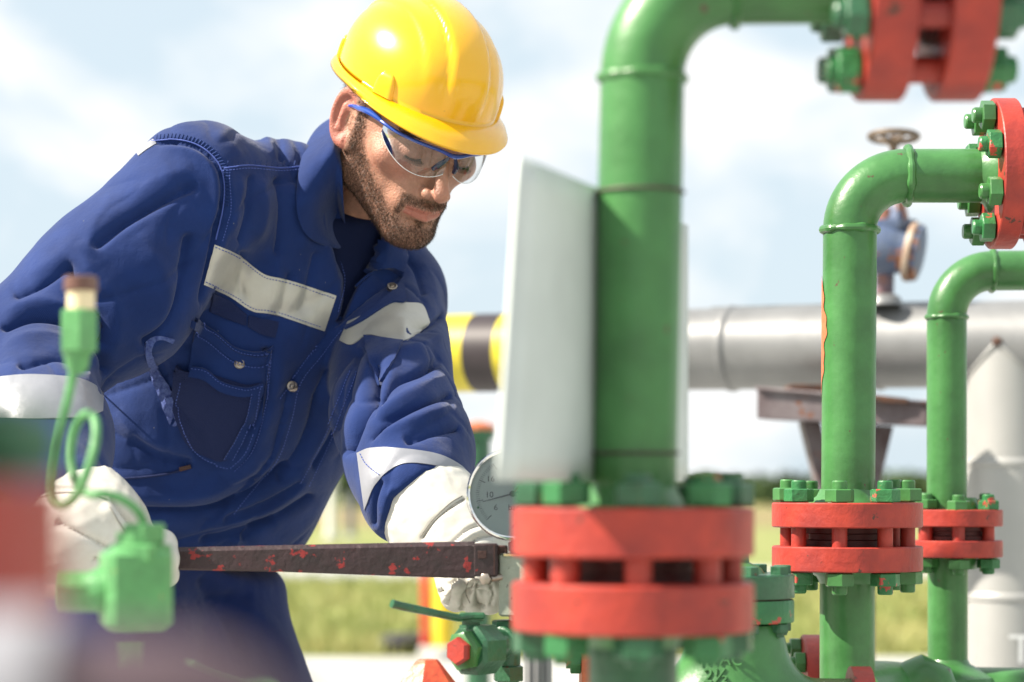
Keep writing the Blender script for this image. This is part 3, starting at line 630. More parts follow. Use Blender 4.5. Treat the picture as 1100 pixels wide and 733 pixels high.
# chest pocket
pk = surf_patch('pocket', [(210, 341), (222, 350), (233, 357), (253, 373), (278, 378), (293, 371)], [(196, 462), (206, 482), (222, 495), (246, 502), (264, 492), (282, 450)], CLOTH, 40, 30, h=.004)
surf_patch('pocket_flap', [(190, 392), (200, 400), (214, 398), (230, 402), (262, 412), (276, 410)], [(186, 440), (198, 472), (215, 486), (238, 494), (256, 478), (270, 430)], VELCRO, 30, 20, h=.0062, parent=pk)
surf_patch('pocket_hem', [(208, 394), (222, 396), (238, 408), (262, 414), (279, 410)], [(204, 404), (220, 407), (235, 418), (260, 424), (278, 419)], CLOTH, 30, 5, h=.0085, parent=pk)
surf_patch('pocket_hem', [(279, 412), (272, 440), (262, 466), (250, 488)], [(268, 424), (262, 448), (252, 468), (240, 490)], CLOTH, 30, 5, h=.0085, parent=pk)
surf_patch('pocket_hem', [(206, 344), (222, 352), (234, 361), (253, 377), (278, 383), (291, 376)], [(204, 352), (222, 362), (232, 370), (251, 386), (276, 392), (288, 384)], CLOTH, 30, 5, h=.0062, parent=pk)
for l in ([(211, 343), (222, 352), (234, 359), (254, 375), (278, 380), (291, 373)], [(203, 353), (221, 363), (231, 371), (250, 387), (275, 393), (287, 386)], [(208, 396), (222, 398), (238, 410), (262, 416), (278, 412)], [(276, 414), (270, 442), (260, 468), (248, 492)], [(268, 420), (262, 446), (252, 468), (240, 490)], [(282, 385), (279, 430), (264, 480), (246, 500)], [(198, 462), (208, 480), (224, 493), (246, 500)], [(197, 410), (192, 440), (198, 462)]):
    th = MB(); seam(th, l, .0005, dash=1, lift=.0095); th.v and th.build('stitching', THREAD, pk, kind='stuff')
surf_patch('velcro_patch', [(228, 315), (245, 322), (265, 338)], [(225, 335), (244, 343), (264, 350)], VELCRO, 16, 6, h=.0022)
surf_patch('velcro_patch', [(267, 339), (283, 343), (299, 346)], [(266, 351), (280, 359), (295, 363)], VELCRO, 16, 6, h=.0022)
surf_patch('torn_pocket_edge', [(186, 364), (170, 361), (158, 366), (155, 376), (160, 396), (170, 424), (183, 456)], [(184, 368), (172, 365), (165, 370), (163, 380), (172, 400), (186, 420), (196, 424)], FRAY, 60, 8, h=.0022, wob=.0009)
surf_patch('torn_pocket_edge', [(178, 428), (184, 442), (192, 455), (188, 457)], [(205, 418), (200, 430), (192, 445), (186, 456)], FRAY, 14, 6, h=.0055)
surf_patch('front_flap', [(432, 300), (424, 312), (418, 318), (385, 345), (372, 352)], [(436, 325), (432, 327), (420, 327), (390, 346), (372, 355)], CLOTH, 30, 6, h=.004)
surf_patch('pocket_flap', [(392, 362), (404, 364), (416, 366), (433, 368)], [(397, 392), (404, 410), (408, 416), (420, 394)], CLOTH, 20, 10, h=.004)
z = MB(); seam(z, [(122, 515), (150, 513), (180, 509), (206, 502)], .0016, lift=.001); zp = z.build('zip', VELCRO, jacket)
z = MB(); hp, hn = ray(JB, 199, 503); z.box(hp + hn * .003, (.014, .004, .005), [unit([1, 0, .25]), hn, np.cross(unit([1, 0, .25]), hn)]); z.build('zip_pull', DARK, zp)
for px, py in ((315, 416), (257, 390), (421, 311)):
    hp, hn = ray(JB, px, py); b = MB(); hn = unit(hn + np.array([0, -.3, 0])); o = hp + hn * .0045
    b.lathe(o, hn, [(-.004, .0062), (.0008, .0062), (.0018, .0052), (.0012, .0040), (.0012, .0026), (.0022, .0018), (.0024, .0004)], n=24); b.build('snap_button', SNAP, jacket)
# collar: stand-and-fall collar turned down over the shoulders
PB = bvh_of(BV_, BF_)
ax_n = unit(NT_ - NB)
def hitY(bv, px, py, d):
    hp, _ = ray(bv, px, py); return d if hp is None else hp[1]
rows = []
for (fx, fy, fY), (ox, oy) in (((392, 112, 2.99), (372, 120)), ((372, 120, 2.965), (350, 130)), ((359, 132, 2.92), (336, 141)), ((357, 150, None), (324, 165)), ((358, 175, None), (319, 190)), ((359, 200, None), (317, 214)), ((361, 222, None), (319, 236)), ((363, 242, None), (328, 254)), ((365, 256, None), (342, 263)), ((368, 266, None), (364, 268))):
    yf = fY if fY else min(hitY(PB, fx + 8, fy, 2.86), hitY(PB, fx + 14, fy, 2.86), 2.90) - .008
    yo = hitY(JB, ox, oy, fY + .03 if fY else 2.90); yo = yo - .007 if yo < 3.05 else (fY or 2.9)
    yo = min(yo, 2.99)
    f = P(fx, fy, yf); o = P(ox, oy, yo)
    row = [f + np.array([.010, .012, -.02]), f + np.array([.004, .006, -.004]), f]
    for t in (.25, .5, .75, 1):
        q_ = f * (1 - t) + o * t; hp, hn = ray(JB, *pix(q_[None])[0])
        if hp is not None: q_ = P(*pix(q_[None])[0], min(q_[1] - .010 * math.sin(math.pi * t), hp[1] - .006))
        row.append(q_)
    rows.append(row)
V_ = [q for r_ in rows for q in r_]; nC = 7
collar = np_mesh('collar', V_, [(i * nC + j, i * nC + j + 1, (i + 1) * nC + j + 1, (i + 1) * nC + j) for i in range(len(rows) - 1) for j in range(nC - 1)], CLOTH, jacket)
so = collar.modifiers.new('s', 'SOLIDIFY'); so.thickness = .003; so.offset = 0; sb = collar.modifiers.new('b', 'SUBSURF'); sb.levels = sb.render_levels = 3
surf_patch('collar', [(404, 258), (414, 262), (424, 264), (433, 268)], [(396, 296), (406, 290), (418, 290), (432, 299)], CLOTH, 20, 10, h=.009)
th = MB(); CB = None
seam(th, [(430, 288), (412, 288), (394, 299), (376, 318), (364, 342)], .0016, lift=.002); th.build('lapel_piping', CLOTH, jacket)
# t-shirt
def shirt_sdf(p):
    d = smin(jacket_raw(p) + .016, cap_(p, NB - ax_n * .05, NB + ax_n * .004, .085, .066), .02)
    d = np.maximum(d, (p - (NB + ax_n * .012)) @ ax_n); d = np.maximum(d, -((p - P(300, 420, 2.9)) @ Tv))
    return smax(d, -cap_(p, NB + ax_n * .045, NT_, .056, .056), .004)
tv, tf = polygonise(shirt_sdf, G(-.34, .0, .005), G(2.7, 3.15, .005), G(1.1, 1.44, .005)); tv = relax(tv, tf, 2)
np_mesh('t_shirt', tv, tf, CLOTH2, person)
# trousers
def tro_sdf(p): return legs_sdf(p) + .0025 * noise3(p, 20, 9) + .002 * noise3(p * np.array([1, 1, .4]), 40, 8)
tx, ty, tz = G(-.72, .05, .008), G(2.55, 3.45, .008), G(.10, .99, .008)
tv, tf = polygonise(tro_sdf, tx, ty, tz); tv = relax(tv, tf, 2)
tv = sculpt(tv, vnormals(tv, tf), [('r', 14, .010, [(250, 640), (300, 690), (320, 733)]), ('c', 10, -.008, [(215, 620), (250, 680), (262, 733)]), ('c', 9, -.008, [(130, 640), (200, 650), (270, 640)])])
trousers = np_mesh('trousers', tv, tf, PANTS, person)
BOOT = mat('black_boot_leather', (.02, .018, .016), .45, bump=.5)
for A_, K_ in ((A1, K1), (A2, K2)):
    toe = unit([.6, -.8, 0]); base = np.array([A_[0], A_[1], 0.])
    def boot(p, base=base, A_=A_, toe=toe):
        d = smin(cap_(p, base + [0, 0, .06], A_ + [0, 0, .02], .052, .055), cap_(p, base + [0, 0, .045] - toe * .02, base + toe * .19 + [0, 0, .035], .046, .042), .03)
        return np.maximum(d, .002 - p[:, 2])
    c = base + toe * .09
    bv_, bf_ = polygonise(boot, G(c[0] - .2, c[0] + .2, .007), G(c[1] - .2, c[1] + .2, .007), G(-.01, .26, .007)); np_mesh('boot', bv_, bf_, BOOT, person)

# ------------------------------------------------------------------ gloves
BARY = 2.45
def near_glove(p):
    wr = P(76, 520, 2.43); mid = P(98, 572, 2.40); pa = P(138, 596, 2.425)
    d = chain(p, [wr, mid, pa], [.040, .054, .032], .03)
    d = smin(d, ell(p, P(70, 590, 2.40), (.028, .035, .036)), .03)
    d = np.maximum(d, (p - P(75, 514, 2.43)) @ unit([-.25, .1, 1]))
    d = smax(d, -chain(p, [P(72, 480, 2.44), P(80, 540, 2.43)], [.040, .034]), .004)        # hollow cuff
    f = None
    for i, x in enumerate((128, 145, 161, 176)):
        k = chain(p, [P(x - 8, 588, 2.430), P(x, 583, 2.405), P(x + 2, 600, 2.392), P(x + 3, 618, 2.408), P(x + 2, 620, 2.44)], [.0125, .0125, .0125, .0115, .0100], .006)
        f = k if f is None else smin(f, k, .002)
    d = smin(d, f, .010)
    d = smin(d, chain(p, [P(110, 612, 2.47), P(150, 612, 2.50), P(180, 602, 2.50)], [.020, .014, .011]), .012)
    return d + .0012 * noise3(p, 90, 21) + .0008 * noise3(p, 180, 22)
gv, gf = polygonise(near_glove, G(-.52, -.30, .0022), G(2.30, 2.58, .0022), G(.86, 1.09, .0022)); gv = relax(gv, gf, 1)
gv = sculpt(gv, vnormals(gv, gf), [('c', 3, -.004, [(36, 530), (60, 524), (90, 524), (118, 532)]), ('r', 7, .005, [(112, 540), (130, 565), (150, 585)]), ('c', 4, -.005, [(120, 535), (140, 562), (160, 578)]), ('c', 5, -.005, [(60, 560), (90, 575), (118, 590)]), ('c', 5, -.005, [(100, 600), (118, 608), (130, 606)])], 2.5)
g1 = np_mesh('glove', gv, gf, LEATH, person)
GB1 = bvh_of(gv, gf); hp, hn = ray(GB1, 98, 621)
if hp is not None: b = MB(); b.lathe(hp, hn, [(-.002, .004), (.001, .004), (.0018, .003), (.0018, .0005)], n=16); b.build('snap_button', SNAP, g1)
def far_glove(p):
    d = chain(p, [P(447, 530, 2.615), P(470, 556, 2.60), P(506, 590, 2.565)], [.0535, .0535, .042], .02)
    n_ = unit(P(500, 590, 2.55) - P(445, 530, 2.62))
    d = np.maximum(d, -(p - P(450, 534, 2.62)) @ n_)
    d = smin(d, chain(p, [P(492, 580, 2.58), P(506, 612, 2.555)], [.038, .034]), .02)
    f = None
    for i, x in enumerate((488, 507, 525, 542)):
        k = chain(p, [P(x, 596, 2.58), P(x - 1 + i, 630 + (2, 6, 4, 2)[i], 2.545), P(x + 2, 640 + (2, 4, 4, 0)[i], 2.505), P(x + 3, 628, 2.480)], [.017, .0155, .0142, .0125], .006)
        f = k if f is None else smin(f, k, .0022)
    d = smin(d, f, .008)
    d = smin(d, chain(p, [P(478, 585, 2.57), P(492, 622, 2.53), P(500, 634, 2.50)], [.024, .018, .013]), .010)
    return d + .0012 * noise3(p, 90, 31) + .0009 * noise3(p, 200, 32)
gv, gf = polygonise(far_glove, G(-.16, .05, .0020), G(2.44, 2.72, .0020), G(.84, 1.08, .0020)); gv = relax(gv, gf, 1)
gv = sculpt(gv, vnormals(gv, gf), [('c', 3, -.003, [(452, 580), (470, 556), (500, 535)]), ('c', 4, -.005, [(468, 640), (480, 628), (492, 622)]), ('r', 5, .004, [(474, 648), (486, 636), (496, 624)]), ('c', 4, -.006, [(496, 655), (500, 640), (508, 624)]), ('c', 3, -.004, [(478, 590), (500, 570), (520, 562)]), ('r', 4, .003, [(484, 590), (505, 575), (525, 568)]),
   ('c', 3, -.004, [(490, 600), (510, 580), (530, 575)]), ('c', 4, -.006, [(514, 625), (512, 645), (520, 655)]), ('c', 3, -.004, [(476, 622), (484, 636), (480, 650)]), ('c', 3, -.004, [(500, 640), (516, 636), (528, 640)]), ('c', 3, -.004, [(526, 626), (530, 640), (526, 652)]), ('r', 4, .004, [(488, 645), (500, 650), (512, 646)])])
g2 = np_mesh('glove', gv, gf, LEATH, person)
GB2 = bvh_of(gv, gf)
STI = mat('glove_thread', (.30, .29, .26), .8)
for l in ([(455, 578), (468, 560), (486, 543), (500, 535)], [(452, 576), (465, 558), (483, 541), (498, 532)], [(505, 648), (500, 636), (503, 624)], [(486, 632), (478, 640), (474, 630)]):
    th = MB(); seam(th, l, .0006, dash=0, bv=GB2, lift=.0003); th.v and th.build('seam', STI, g2, kind='stuff')
for l in ([(38, 536), (60, 530), (90, 530), (118, 538)], [(118, 545), (135, 572), (150, 590)]):
    th = MB(); seam(th, l, .0008, dash=0, bv=GB1, lift=.0003); th.v and th.build('seam', STI, g1)

# ------------------------------------------------------------------ hard hat
def hat_pt(th, t):
    """th: 0 = front, increasing to his right; t: 0 crown .. 1 rim of dome .. 1.25 edge of the brim"""
    s, c = math.sin(th), math.cos(th)
    a, bf, bb = .0875, .1165, .1165
    rx = a * s; ry = (bf if c > 0 else bb) * c
    base_u = .0543; hgt = .100
    if t <= 1:
        x = t * math.pi / 2; k = math.sin(x) ** .92; h = math.cos(x) ** .80 if math.cos(x) > 1e-6 else 0
        k *= 1 + .02 * math.sin(2 * x)
        q = np.array([rx * k, ry * k - .012, base_u + hgt * h])
        rdg = 0                                                    # raised crest with two grooves each side
        sx = abs(q[0]); lat = math.sin(x)
        if True:
            rdg = .0060 * sst(.024, .019, sx) * sst(1.02, .80, t) + .0026 * sst(.050, .044, sx) * sst(.98, .6, t) * (c > -.8)
        nrm = unit([rx * k / a ** 2, ry * k / .127 ** 2, h / hgt + .001])
        q = q + nrm * rdg
        return q
    e = (t - 1) / .25
    ext = .008 + .0285 * max(0, c) ** 1.6 + .002 * max(0, -c)
    drop = .006 + .012 * max(0, c) ** 2
    o = unit([rx, ry, 0]) if abs(rx) + abs(ry) > 0 else np.zeros(3)
    lip = .003 * (e > .95)
    return np.array([rx, ry - .012, base_u]) + o * ext * e + np.array([0, 0, -drop * e ** 1.3 - .010 * abs(s) * e * (c > -.2) * 0 - lip])
def sst(a, b, x): t = min(1, max(0, (x - a) / (b - a))); return t * t * (3 - 2 * t)
HAT = mat('yellow_helmet_plastic', (.84, .44, .002), .26, spec=.5, var=.04, vscale=8, bump=.12, bscale=35, coat=.5, chips=1, chipcol=(.38, .20, .02), chipscale=150, chipth=.715, sss=.05)
na, ts = 120, list(np.linspace(.0, 1, 44)[1:]) + [1.03, 1.08, 1.14, 1.2, 1.24, 1.25]
hv = [hat_pt(0, 0)]; hf = []
pitch_hat = R(-3.4); 
for t in ts:
    for i in range(na): hv.append(hat_pt(2 * math.pi * i / na, t))
hv = np.array(hv); 
c_, s_2 = math.cos(pitch_hat), math.sin(pitch_hat); hv = np.stack([hv[:, 0], hv[:, 1] * c_ + (hv[:, 2] - .05) * s_2, .05 - hv[:, 1] * s_2 + (hv[:, 2] - .05) * c_], -1)
for i in range(na): hf.append((0, 1 + i, 1 + (i + 1) % na))
for k in range(len(ts) - 1):
    for i in range(na): a, b = 1 + k * na + i, 1 + k * na + (i + 1) % na; hf.append((a, a + na, b + na, b))
hat = np_mesh('hard_hat', fr_h(hv), hf, HAT, person)
so = hat.modifiers.new('s', 'SOLIDIFY'); so.thickness = .0028; so.offset = -1
HB = bvh_of(fr_h(hv), [f if len(f) == 4 else (f[0], f[1], f[2], f[2]) for f in hf]) if False else BVHTree.FromPolygons([Vector(v) for v in fr_h(hv)], hf)
# moulded side lugs
def lug(th, wd, ht):
    b = MB(); rows = []
    for j, (tt, kk, hh) in enumerate(((1.0, 1, 1), (.95, .95, 1), (.90, .8, .95), (.865, .5, .5), (.85, .2, -.15))):
        rows.append([fr_h(rothat(hat_pt(th + wd * kk * x, tt) + unit([math.sin(th), math.cos(th), .35]) * ht * (hh if abs(x) < .99 else -.3))) for x in (-1, -.85, -.5, 0, .5, .85, 1)])
    V = [p for r in rows for p in r]; Fq = [(i * 7 + j, i * 7 + j + 1, (i + 1) * 7 + j + 1, (i + 1) * 7 + j) for i in range(4) for j in range(6)]
    o = np_mesh('moulded_lug', V, Fq, HAT, hat); sb = o.modifiers.new('b', 'SUBSURF'); sb.levels = sb.render_levels = 2
def rothat(v): return np.array([v[0], v[1] * c_ + (v[2] - .05) * s_2, .05 - v[1] * s_2 + (v[2] - .05) * c_])
for th, wd in ((R(58), R(9)), (R(-58), R(9)), (R(125), R(5)), (R(-125), R(5))): lug(th, wd, .007)
# inner band
b = MB(); rg = []
for i in range(60):
    t = 2 * math.pi * i / 60; s, c = math.sin(t), math.cos(t)
    rg.append([fr_h((.080 * s + dx * s, .104 * c - .012 + dx * c, .052 + dz)) for dx, dz in ((0, -.012), (.002, -.012), (.002, .014), (0, .014))])
b.rings(rg, closed=True); b.build('headband', DARK, hat)
# ------------------------------------------------------------------ glasses
BLUEM = mat('blue_glossy_frame', (.02, .07, .36), .14, coat=.6)
LENS = bpy.data.materials.new('clear_lens'); LENS.use_nodes = True; t_ = LENS.node_tree; t_.nodes.clear()
o_ = nn(t_, 'ShaderNodeOutputMaterial'); mxs = nn(t_, 'ShaderNodeMixShader'); tr_ = nn(t_, 'ShaderNodeBsdfTransparent', inp={'Color': (.78, .82, .84, 1)}); gl_ = nn(t_, 'ShaderNodeBsdfGlossy', inp={'Roughness': .03}); fr_ = nn(t_, 'ShaderNodeFresnel', inp={'IOR': 1.6})
t_.links.new(fr_.outputs[0], mxs.inputs[0]); t_.links.new(tr_.outputs[0], mxs.inputs[1]); t_.links.new(gl_.outputs[0], mxs.inputs[2]); t_.links.new(mxs.outputs[0], o_.inputs[0])
RIM = mat('clear_lens_edge', (.75, .78, .8), .15, spec=.8)
def arc(a, du=0., rr=0.): # point on the wrap of the glasses, a = angle from the middle, + = his right
    return np.array([.073 * math.sin(a) * (1 + rr * 8), .030 + (.090 + rr) * math.cos(a) ** .8 * (1 - .03 * abs(math.sin(a))), .0265 + du])
gb = MB()
gl_pts = [arc(a, .0055 - .004 * math.exp(-(a / .2) ** 2)) for a in np.linspace(-1.32, 1.32, 45)]
gb.tube([fr_h(p) for p in gl_pts], [.0021 + .0009 * math.exp(-(a / .12) ** 2) for a in np.linspace(-1.32, 1.32, 45)], n=10)
for sg in (1, -1):
    gb.tube([fr_h(p) for p in ((sg * .0705, .0594, .0322), (sg * .0725, .050, .0325), (sg * .0765, .034, .0315), (sg * .079, .016, .027), (sg * .0795, -.002, .022), (sg * .080, -.018, .014))], [.0020, .0034, .0038, .0034, .0022, .0016], n=10, smooth=4)
glasses = gb.build('safety_glasses', BLUEM, person)
for sg in (1, -1):
    n_, k_ = 26, 12; Vl = []; edge = []
    for i in range(n_):
        x = i / (n_ - 1); a = sg * (.09 + x * 1.16)
        hgt_ = .040 * (math.sin(math.pi * min(1, max(0, x * .80 + .16))) ** .55) * (1 - .25 * x)
        for j in range(k_): y = j / (k_ - 1); Vl.append(fr_h(arc(a, .0045 - hgt_ * y, .0015 * math.sin(math.pi * y))))
        edge.append(fr_h(arc(a, .0045 - hgt_, 0)))
    np_mesh('lens', Vl, [(i * k_ + j, i * k_ + j + 1, (i + 1) * k_ + j + 1, (i + 1) * k_ + j) for i in range(n_ - 1) for j in range(k_ - 1)], LENS, glasses)
    e = MB(); e.tube(edge, .0004, n=6); e.build('lens_edge', RIM, glasses)
    e = MB(); e.tube([fr_h(p) for p in ((sg * .004, .116, .024), (sg * .011, .113, .013), (sg * .014, .107, .004))], [.0018, .0034, .0026], n=8, smooth=3); e.build('nose_pad', mat('dark_blue_rubber', (.02, .03, .08), .4), glasses)
# ================================================================== THE SETTING
GRASSM = mat('meadow_grass', (.30, .27, .10), .9, col2=(.13, .19, .035), vscale=.7, bump=1, bscale=20)
DRY = mat('dry_field', (.30, .20, .09), .95, col2=(.14, .15, .05), vscale=.25)
CONC = mat('pale_concrete', (.42, .42, .40), .85, col2=(.32, .32, .31), vscale=2.2, bump=.6, bscale=60)
def sheet(name, x0, x1, y0, y1, z, m, n=1):
    V = [(x0, y0, z), (x1, y0, z), (x1, y1, z), (x0, y1, z)]
    return np_mesh(name, V, [(0, 1, 2, 3)], m, smooth=False, kind='structure')
sheet('ground', -3000, 3000, -200, 5500, 0, GRASSM)
sheet('field', -400, 400, 62, 128, .006, DRY)
sheet('concrete_yard', -14, 14, -6, 14.3, .004, CONC)
sheet('road', -60, 60, 26.6, 30.4, .008, CONC)
# grass blades at the edge of the yard: nobody could count them
n = 26000; r = np.random.default_rng(5)
gy = 14.5 + 12 * r.random(n) ** 1.3; gx = (r.random(n) * 2 - 1) * gy * .24; a = r.random(n) * 6.28; h = .06 + .12 * r.random(n) ** 2
w_ = np.stack([np.cos(a), np.sin(a), 0 * a], -1) * .008; rt = np.stack([gx, gy, 0 * gx], -1); tp = rt + np.stack([r.normal(0, .05, n), r.normal(0, .05, n), h], -1)
BLADE = mat('grass_blade', (.38, .34, .13), .7, col2=(.17, .24, .05), vscale=.9)
np_mesh('grass', np.stack([rt - w_, rt + w_, tp], 1).reshape(-1, 3), [(3 * i, 3 * i + 1, 3 * i + 2) for i in range(n)], BLADE, smooth=False, kind='stuff')
# the far wood
LEAF = mat('leaf_green', (.055, .095, .022), .8, col2=(.035, .07, .02), vscale=.5)
LV, LF = [], []
for i in range(250):
    Y = r.uniform(128, 165); x = r.uniform(-95, 95); left = x < -2
    ht = r.uniform(2.6, 4.6) if left else r.uniform(1.3, 2.1); wd = r.uniform(1.4, 2.6)
    k = 230; c = r.normal(size=(k, 3)); c /= np.linalg.norm(c, axis=1, keepdims=True); c *= r.random((k, 1)) ** .4
    lump = 1 + .25 * np.sin(c[:, :1] * 5 + i) * np.cos(c[:, 2:] * 4 + i)
    c = c * lump * [wd, wd, ht * .5] + [x, Y, ht * .52]
    d1 = r.normal(size=(k, 3)) * .16; d2 = r.normal(size=(k, 3)) * .16; b0 = len(LV)
    q4 = np.stack([c - d1, c - d2, c + d1, c + d2], 1).reshape(-1, 3); LV += [tuple(v) for v in q4]; LF += [(b0 + 4 * j, b0 + 4 * j + 1, b0 + 4 * j + 2, b0 + 4 * j + 3) for j in range(k)]
np_mesh('far_wood', LV, LF, LEAF, smooth=False, kind='stuff')
# posts in the meadow
def post(px, pyb, wpx, h, m, label, name='post', cat='post', capm=None):
    Y = F * H / (pyb - HY); x = (px - HX) * Y / F; wr = wpx * Y / F / 2
    root = empty(name, (x, Y, 0), label=label, cat=cat)
    b = MB(); b.lathe((x, Y, 0), (0, 0, 1), [(0, wr * 1.02), (h * .98, wr), (h, wr * .9)], n=20); b.build('shaft', m, root)
    b = MB(); b.lathe((x, Y, 0), (0, 0, 1), [(0, wr * 1.8), (.06, wr * 1.7), (.08, wr * 1.05)], n=16); b.build('footing', CONC, root)
    b = MB(); b.lathe((x, Y, h), (0, 0, 1), [(-.02, wr * 1.08), (.01, wr * 1.06), (.03, wr * .5), (.033, .001)], n=16); b.build('cap', capm or m, root)
YEL = mat('yellow_paint', (.72, .52, .02), .4, var=.15, vscale=12, chips=1, chipcol=(.08, .05, .02), chipscale=20, chipth=.68)
post(356, 580, 12, 3.6, mat('white_post_paint', (.72, .72, .68), .6, var=.1, vscale=4), 'tall white post in the meadow seen between belly and far sleeve')
post(289, 606, 11, .95, YEL, 'blurred yellow post in the meadow just beside the belt')
post(303, 585, 9, 1.0, mat('grey_post_paint', (.35, .35, .37), .6), 'short grey post in the meadow between yellow and white posts')
post(377, 578, 8, .9, mat('dark_post_paint', (.12, .12, .15), .6), 'short dark post in the meadow beside the tall white post')
post(457, 708, 9, .92, mat('red_post_paint', (.62, .06, .03), .4, var=.2), 'slim red post at the yard edge behind the ball valve lever')
post(476, 709, 22, .90, YEL, 'thick yellow post at the yard edge below the far glove')
# tyre
b = MB(); ty = F * H / (704 - HY); tx_ = (436 - HX) * ty / F
tyre = empty('old_tyre', (tx_, ty + .2, 0), label='dark low tyre lying on grass beside the red post', cat='tyre')
b.torus((tx_, ty + .2, .062), (0, 0, 1), .115, .058, 40, 14); b.build('tread', mat('tyre_rubber', (.03, .03, .032), .8, bump=1), tyre)
b = MB(); b.lathe((tx_, ty + .2, .03), (0, 0, 1), [(0, .075), (.02, .075), (.03, .03), (.06, .028)], n=24); b.build('rim', STEEL, tyre)

# ================================================================== PIPEWORK
def ubolt_mesh():
    """one stud with a nut at either end, along z, for 165 mm flanges; slots: 0 nuts, 1 stud"""
    def make(half, nh, nr, sr, ext, m, key):
        b = MB()
        b.lathe((0, 0, -half - nh - ext), (0, 0, 1), [(0, sr * .85), (sr * .2, sr), (nh + ext, sr)], n=16, mi=0)
        b.lathe((0, 0, -half + .0005), (0, 0, 1), [(0, sr), (2 * half - .001, sr)], n=16, mi=1)
        b.lathe((0, 0, half), (0, 0, 1), [(0, sr), (nh + ext - sr * .2, sr), (nh + ext, sr * .85)], n=16, mi=0)
        b.hexa((0, 0, half + .0006), (0, 0, 1), nh, nr, 0, rot=key); b.hexa((0, 0, -half - nh - .0006), (0, 0, 1), nh, nr, 0, rot=key * 2.3)
        me = bpy.data.meshes.new('stud_bolt'); me.from_pydata(b.v, [], b.f); [me.materials.append(x) for x in m]; me.polygons.foreach_set('material_index', np.array(b.m, np.int32))
        me.polygons.foreach_set('use_smooth', np.full(len(me.polygons), True)); me.set_sharp_from_angle(angle=R(30)); return me
    return make
mk_bolt = ubolt_mesh()
def rotto(d):
    return Vector(tuple(unit(d))).to_track_quat('Z', 'Y').to_matrix().to_4x4()
def parent_at(name, me, root, M, **k):
    o = bpy.data.objects.new(name, me); COL.objects.link(o); o.parent = root
    o.matrix_parent_inverse = Matrix.Translation(root.location).inverted(); o.matrix_basis = M; return meta(o, **k)
def joint(root, c, d, pr, fr, th, gap, nb, phase, nutm=None, studm=RED, fm=RED, hub=(1, 1), bc=.80, nh=.0145, nr=.0165, sr=.0085, ext=.010, ref=None, gasket=True, redbolt=()):
    """flange pair centred on c, pipe direction d; angle 0 of the bolts looks towards the camera"""
    c = np.asarray(c, float); d = unit(d); to = -c + np.array([0, 0, H]); to = unit(to - d * (to @ d)) if ref is None else unit(ref); sd_ = np.cross(d, to)
    for sg in (1, -1):
        b = MB(); o = c + d * sg * gap / 2; e = th * .05
        b.lathe(o, d * sg, [(0, pr * .9), (0, fr - e), (e, fr), (th - e, fr), (th, fr - e), (th, pr * 1.02)], n=72, cap=False); b.build('flange', fm, root)
        if hub[0 if sg > 0 else 1]:
            b = MB(); b.lathe(c + d * sg * (gap / 2 + th - .001), d * sg, [(0, fr * .52), (.003, fr * .50), (.008, pr * 1.14), (.016, pr * 1.01)], n=48, cap=False); b.build('weld_neck', GREEN, root)
    if gasket:
        b = MB(); b.lathe(c - d * gap / 2, d, [(0, pr * 1.55), (gap * .3, pr * 1.55), (gap * .36, pr * 1.42), (gap * .64, pr * 1.42), (gap * .7, pr * 1.55), (gap, pr * 1.55)], n=40); b.build('gasket_ring', GASK, root)
    mats = [[nutm or GREEN, studm], [RED, studm], [RGREEN, studm]]
    mes = [mk_bolt(gap / 2 + th, nh, nr, sr, ext, m, .3 + .37 * k) for k, m in enumerate(mats)]
    for i in range(nb):
        t = 2 * math.pi * i / nb + R(phase); p = c + fr * bc * (math.cos(t) * to + math.sin(t) * sd_)
        me = mes[1 if i in redbolt else (2 if i % 3 == 1 else 0)]
        parent_at('stud_bolt', me, root, Matrix.Translation(Vector(tuple(p + d * r.uniform(-.0015, .0015)))) @ rotto(d) @ Matrix.Rotation(r.uniform(0, 1.0), 4, 'Z'))
def weld(root, c, d, pr, k=.0032):
    b = MB(); b.torus(c, d, pr * .985, k, 72, 10, wob=.3, ph=c[0] * 90); b.build('weld_bead', GREEN, root)
# ---- 1: the big pipe in front
Yc = 1.70; px_ = Yc / F
def PC(px, py): return P(px, py, Yc)
p1 = empty('green_pipe', (*PC(681, 0)[:2], 0), label='large blurred green pipe in front, with white panel wired behind it', cat='pipe')
r1 = 45.2 * px_; RF = 130 * px_
top = [PC(684, 545), PC(690, 84)]; el = elbow(PC(690, 84), (0, 0, 1), PC(790, -19), (1, 0, 0), 18)
b = MB(); b.tube([PC(681, 545 - 1)] + [PC(681 + 9 * (545 - y) / 461, y) for y in (500, 350, 200)] + el + [PC(900, -20), PC(918, -20)], r1, n=64); b.build('upper_run', GREEN, p1)
weld(p1, PC(690, 84), (0, 0, 1), r1); weld(p1, PC(790, -19), (1, 0, 0), r1, .0034)
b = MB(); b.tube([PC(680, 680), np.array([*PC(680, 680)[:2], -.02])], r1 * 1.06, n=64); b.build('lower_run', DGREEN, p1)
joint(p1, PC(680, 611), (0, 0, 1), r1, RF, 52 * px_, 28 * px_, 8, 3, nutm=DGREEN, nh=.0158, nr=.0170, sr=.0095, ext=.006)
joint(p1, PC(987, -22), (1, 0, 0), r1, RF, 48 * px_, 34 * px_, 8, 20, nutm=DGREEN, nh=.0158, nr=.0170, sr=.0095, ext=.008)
b = MB(); e2 = elbow(PC(1500, -20), (1, 0, 0), PC(1600, 85), (0, 0, -1), 14); b.tube([PC(1055, -20)] + e2 + [np.array([*PC(1600, 85)[:2], -.02])], r1, n=48); b.build('far_run', DGREEN, p1)
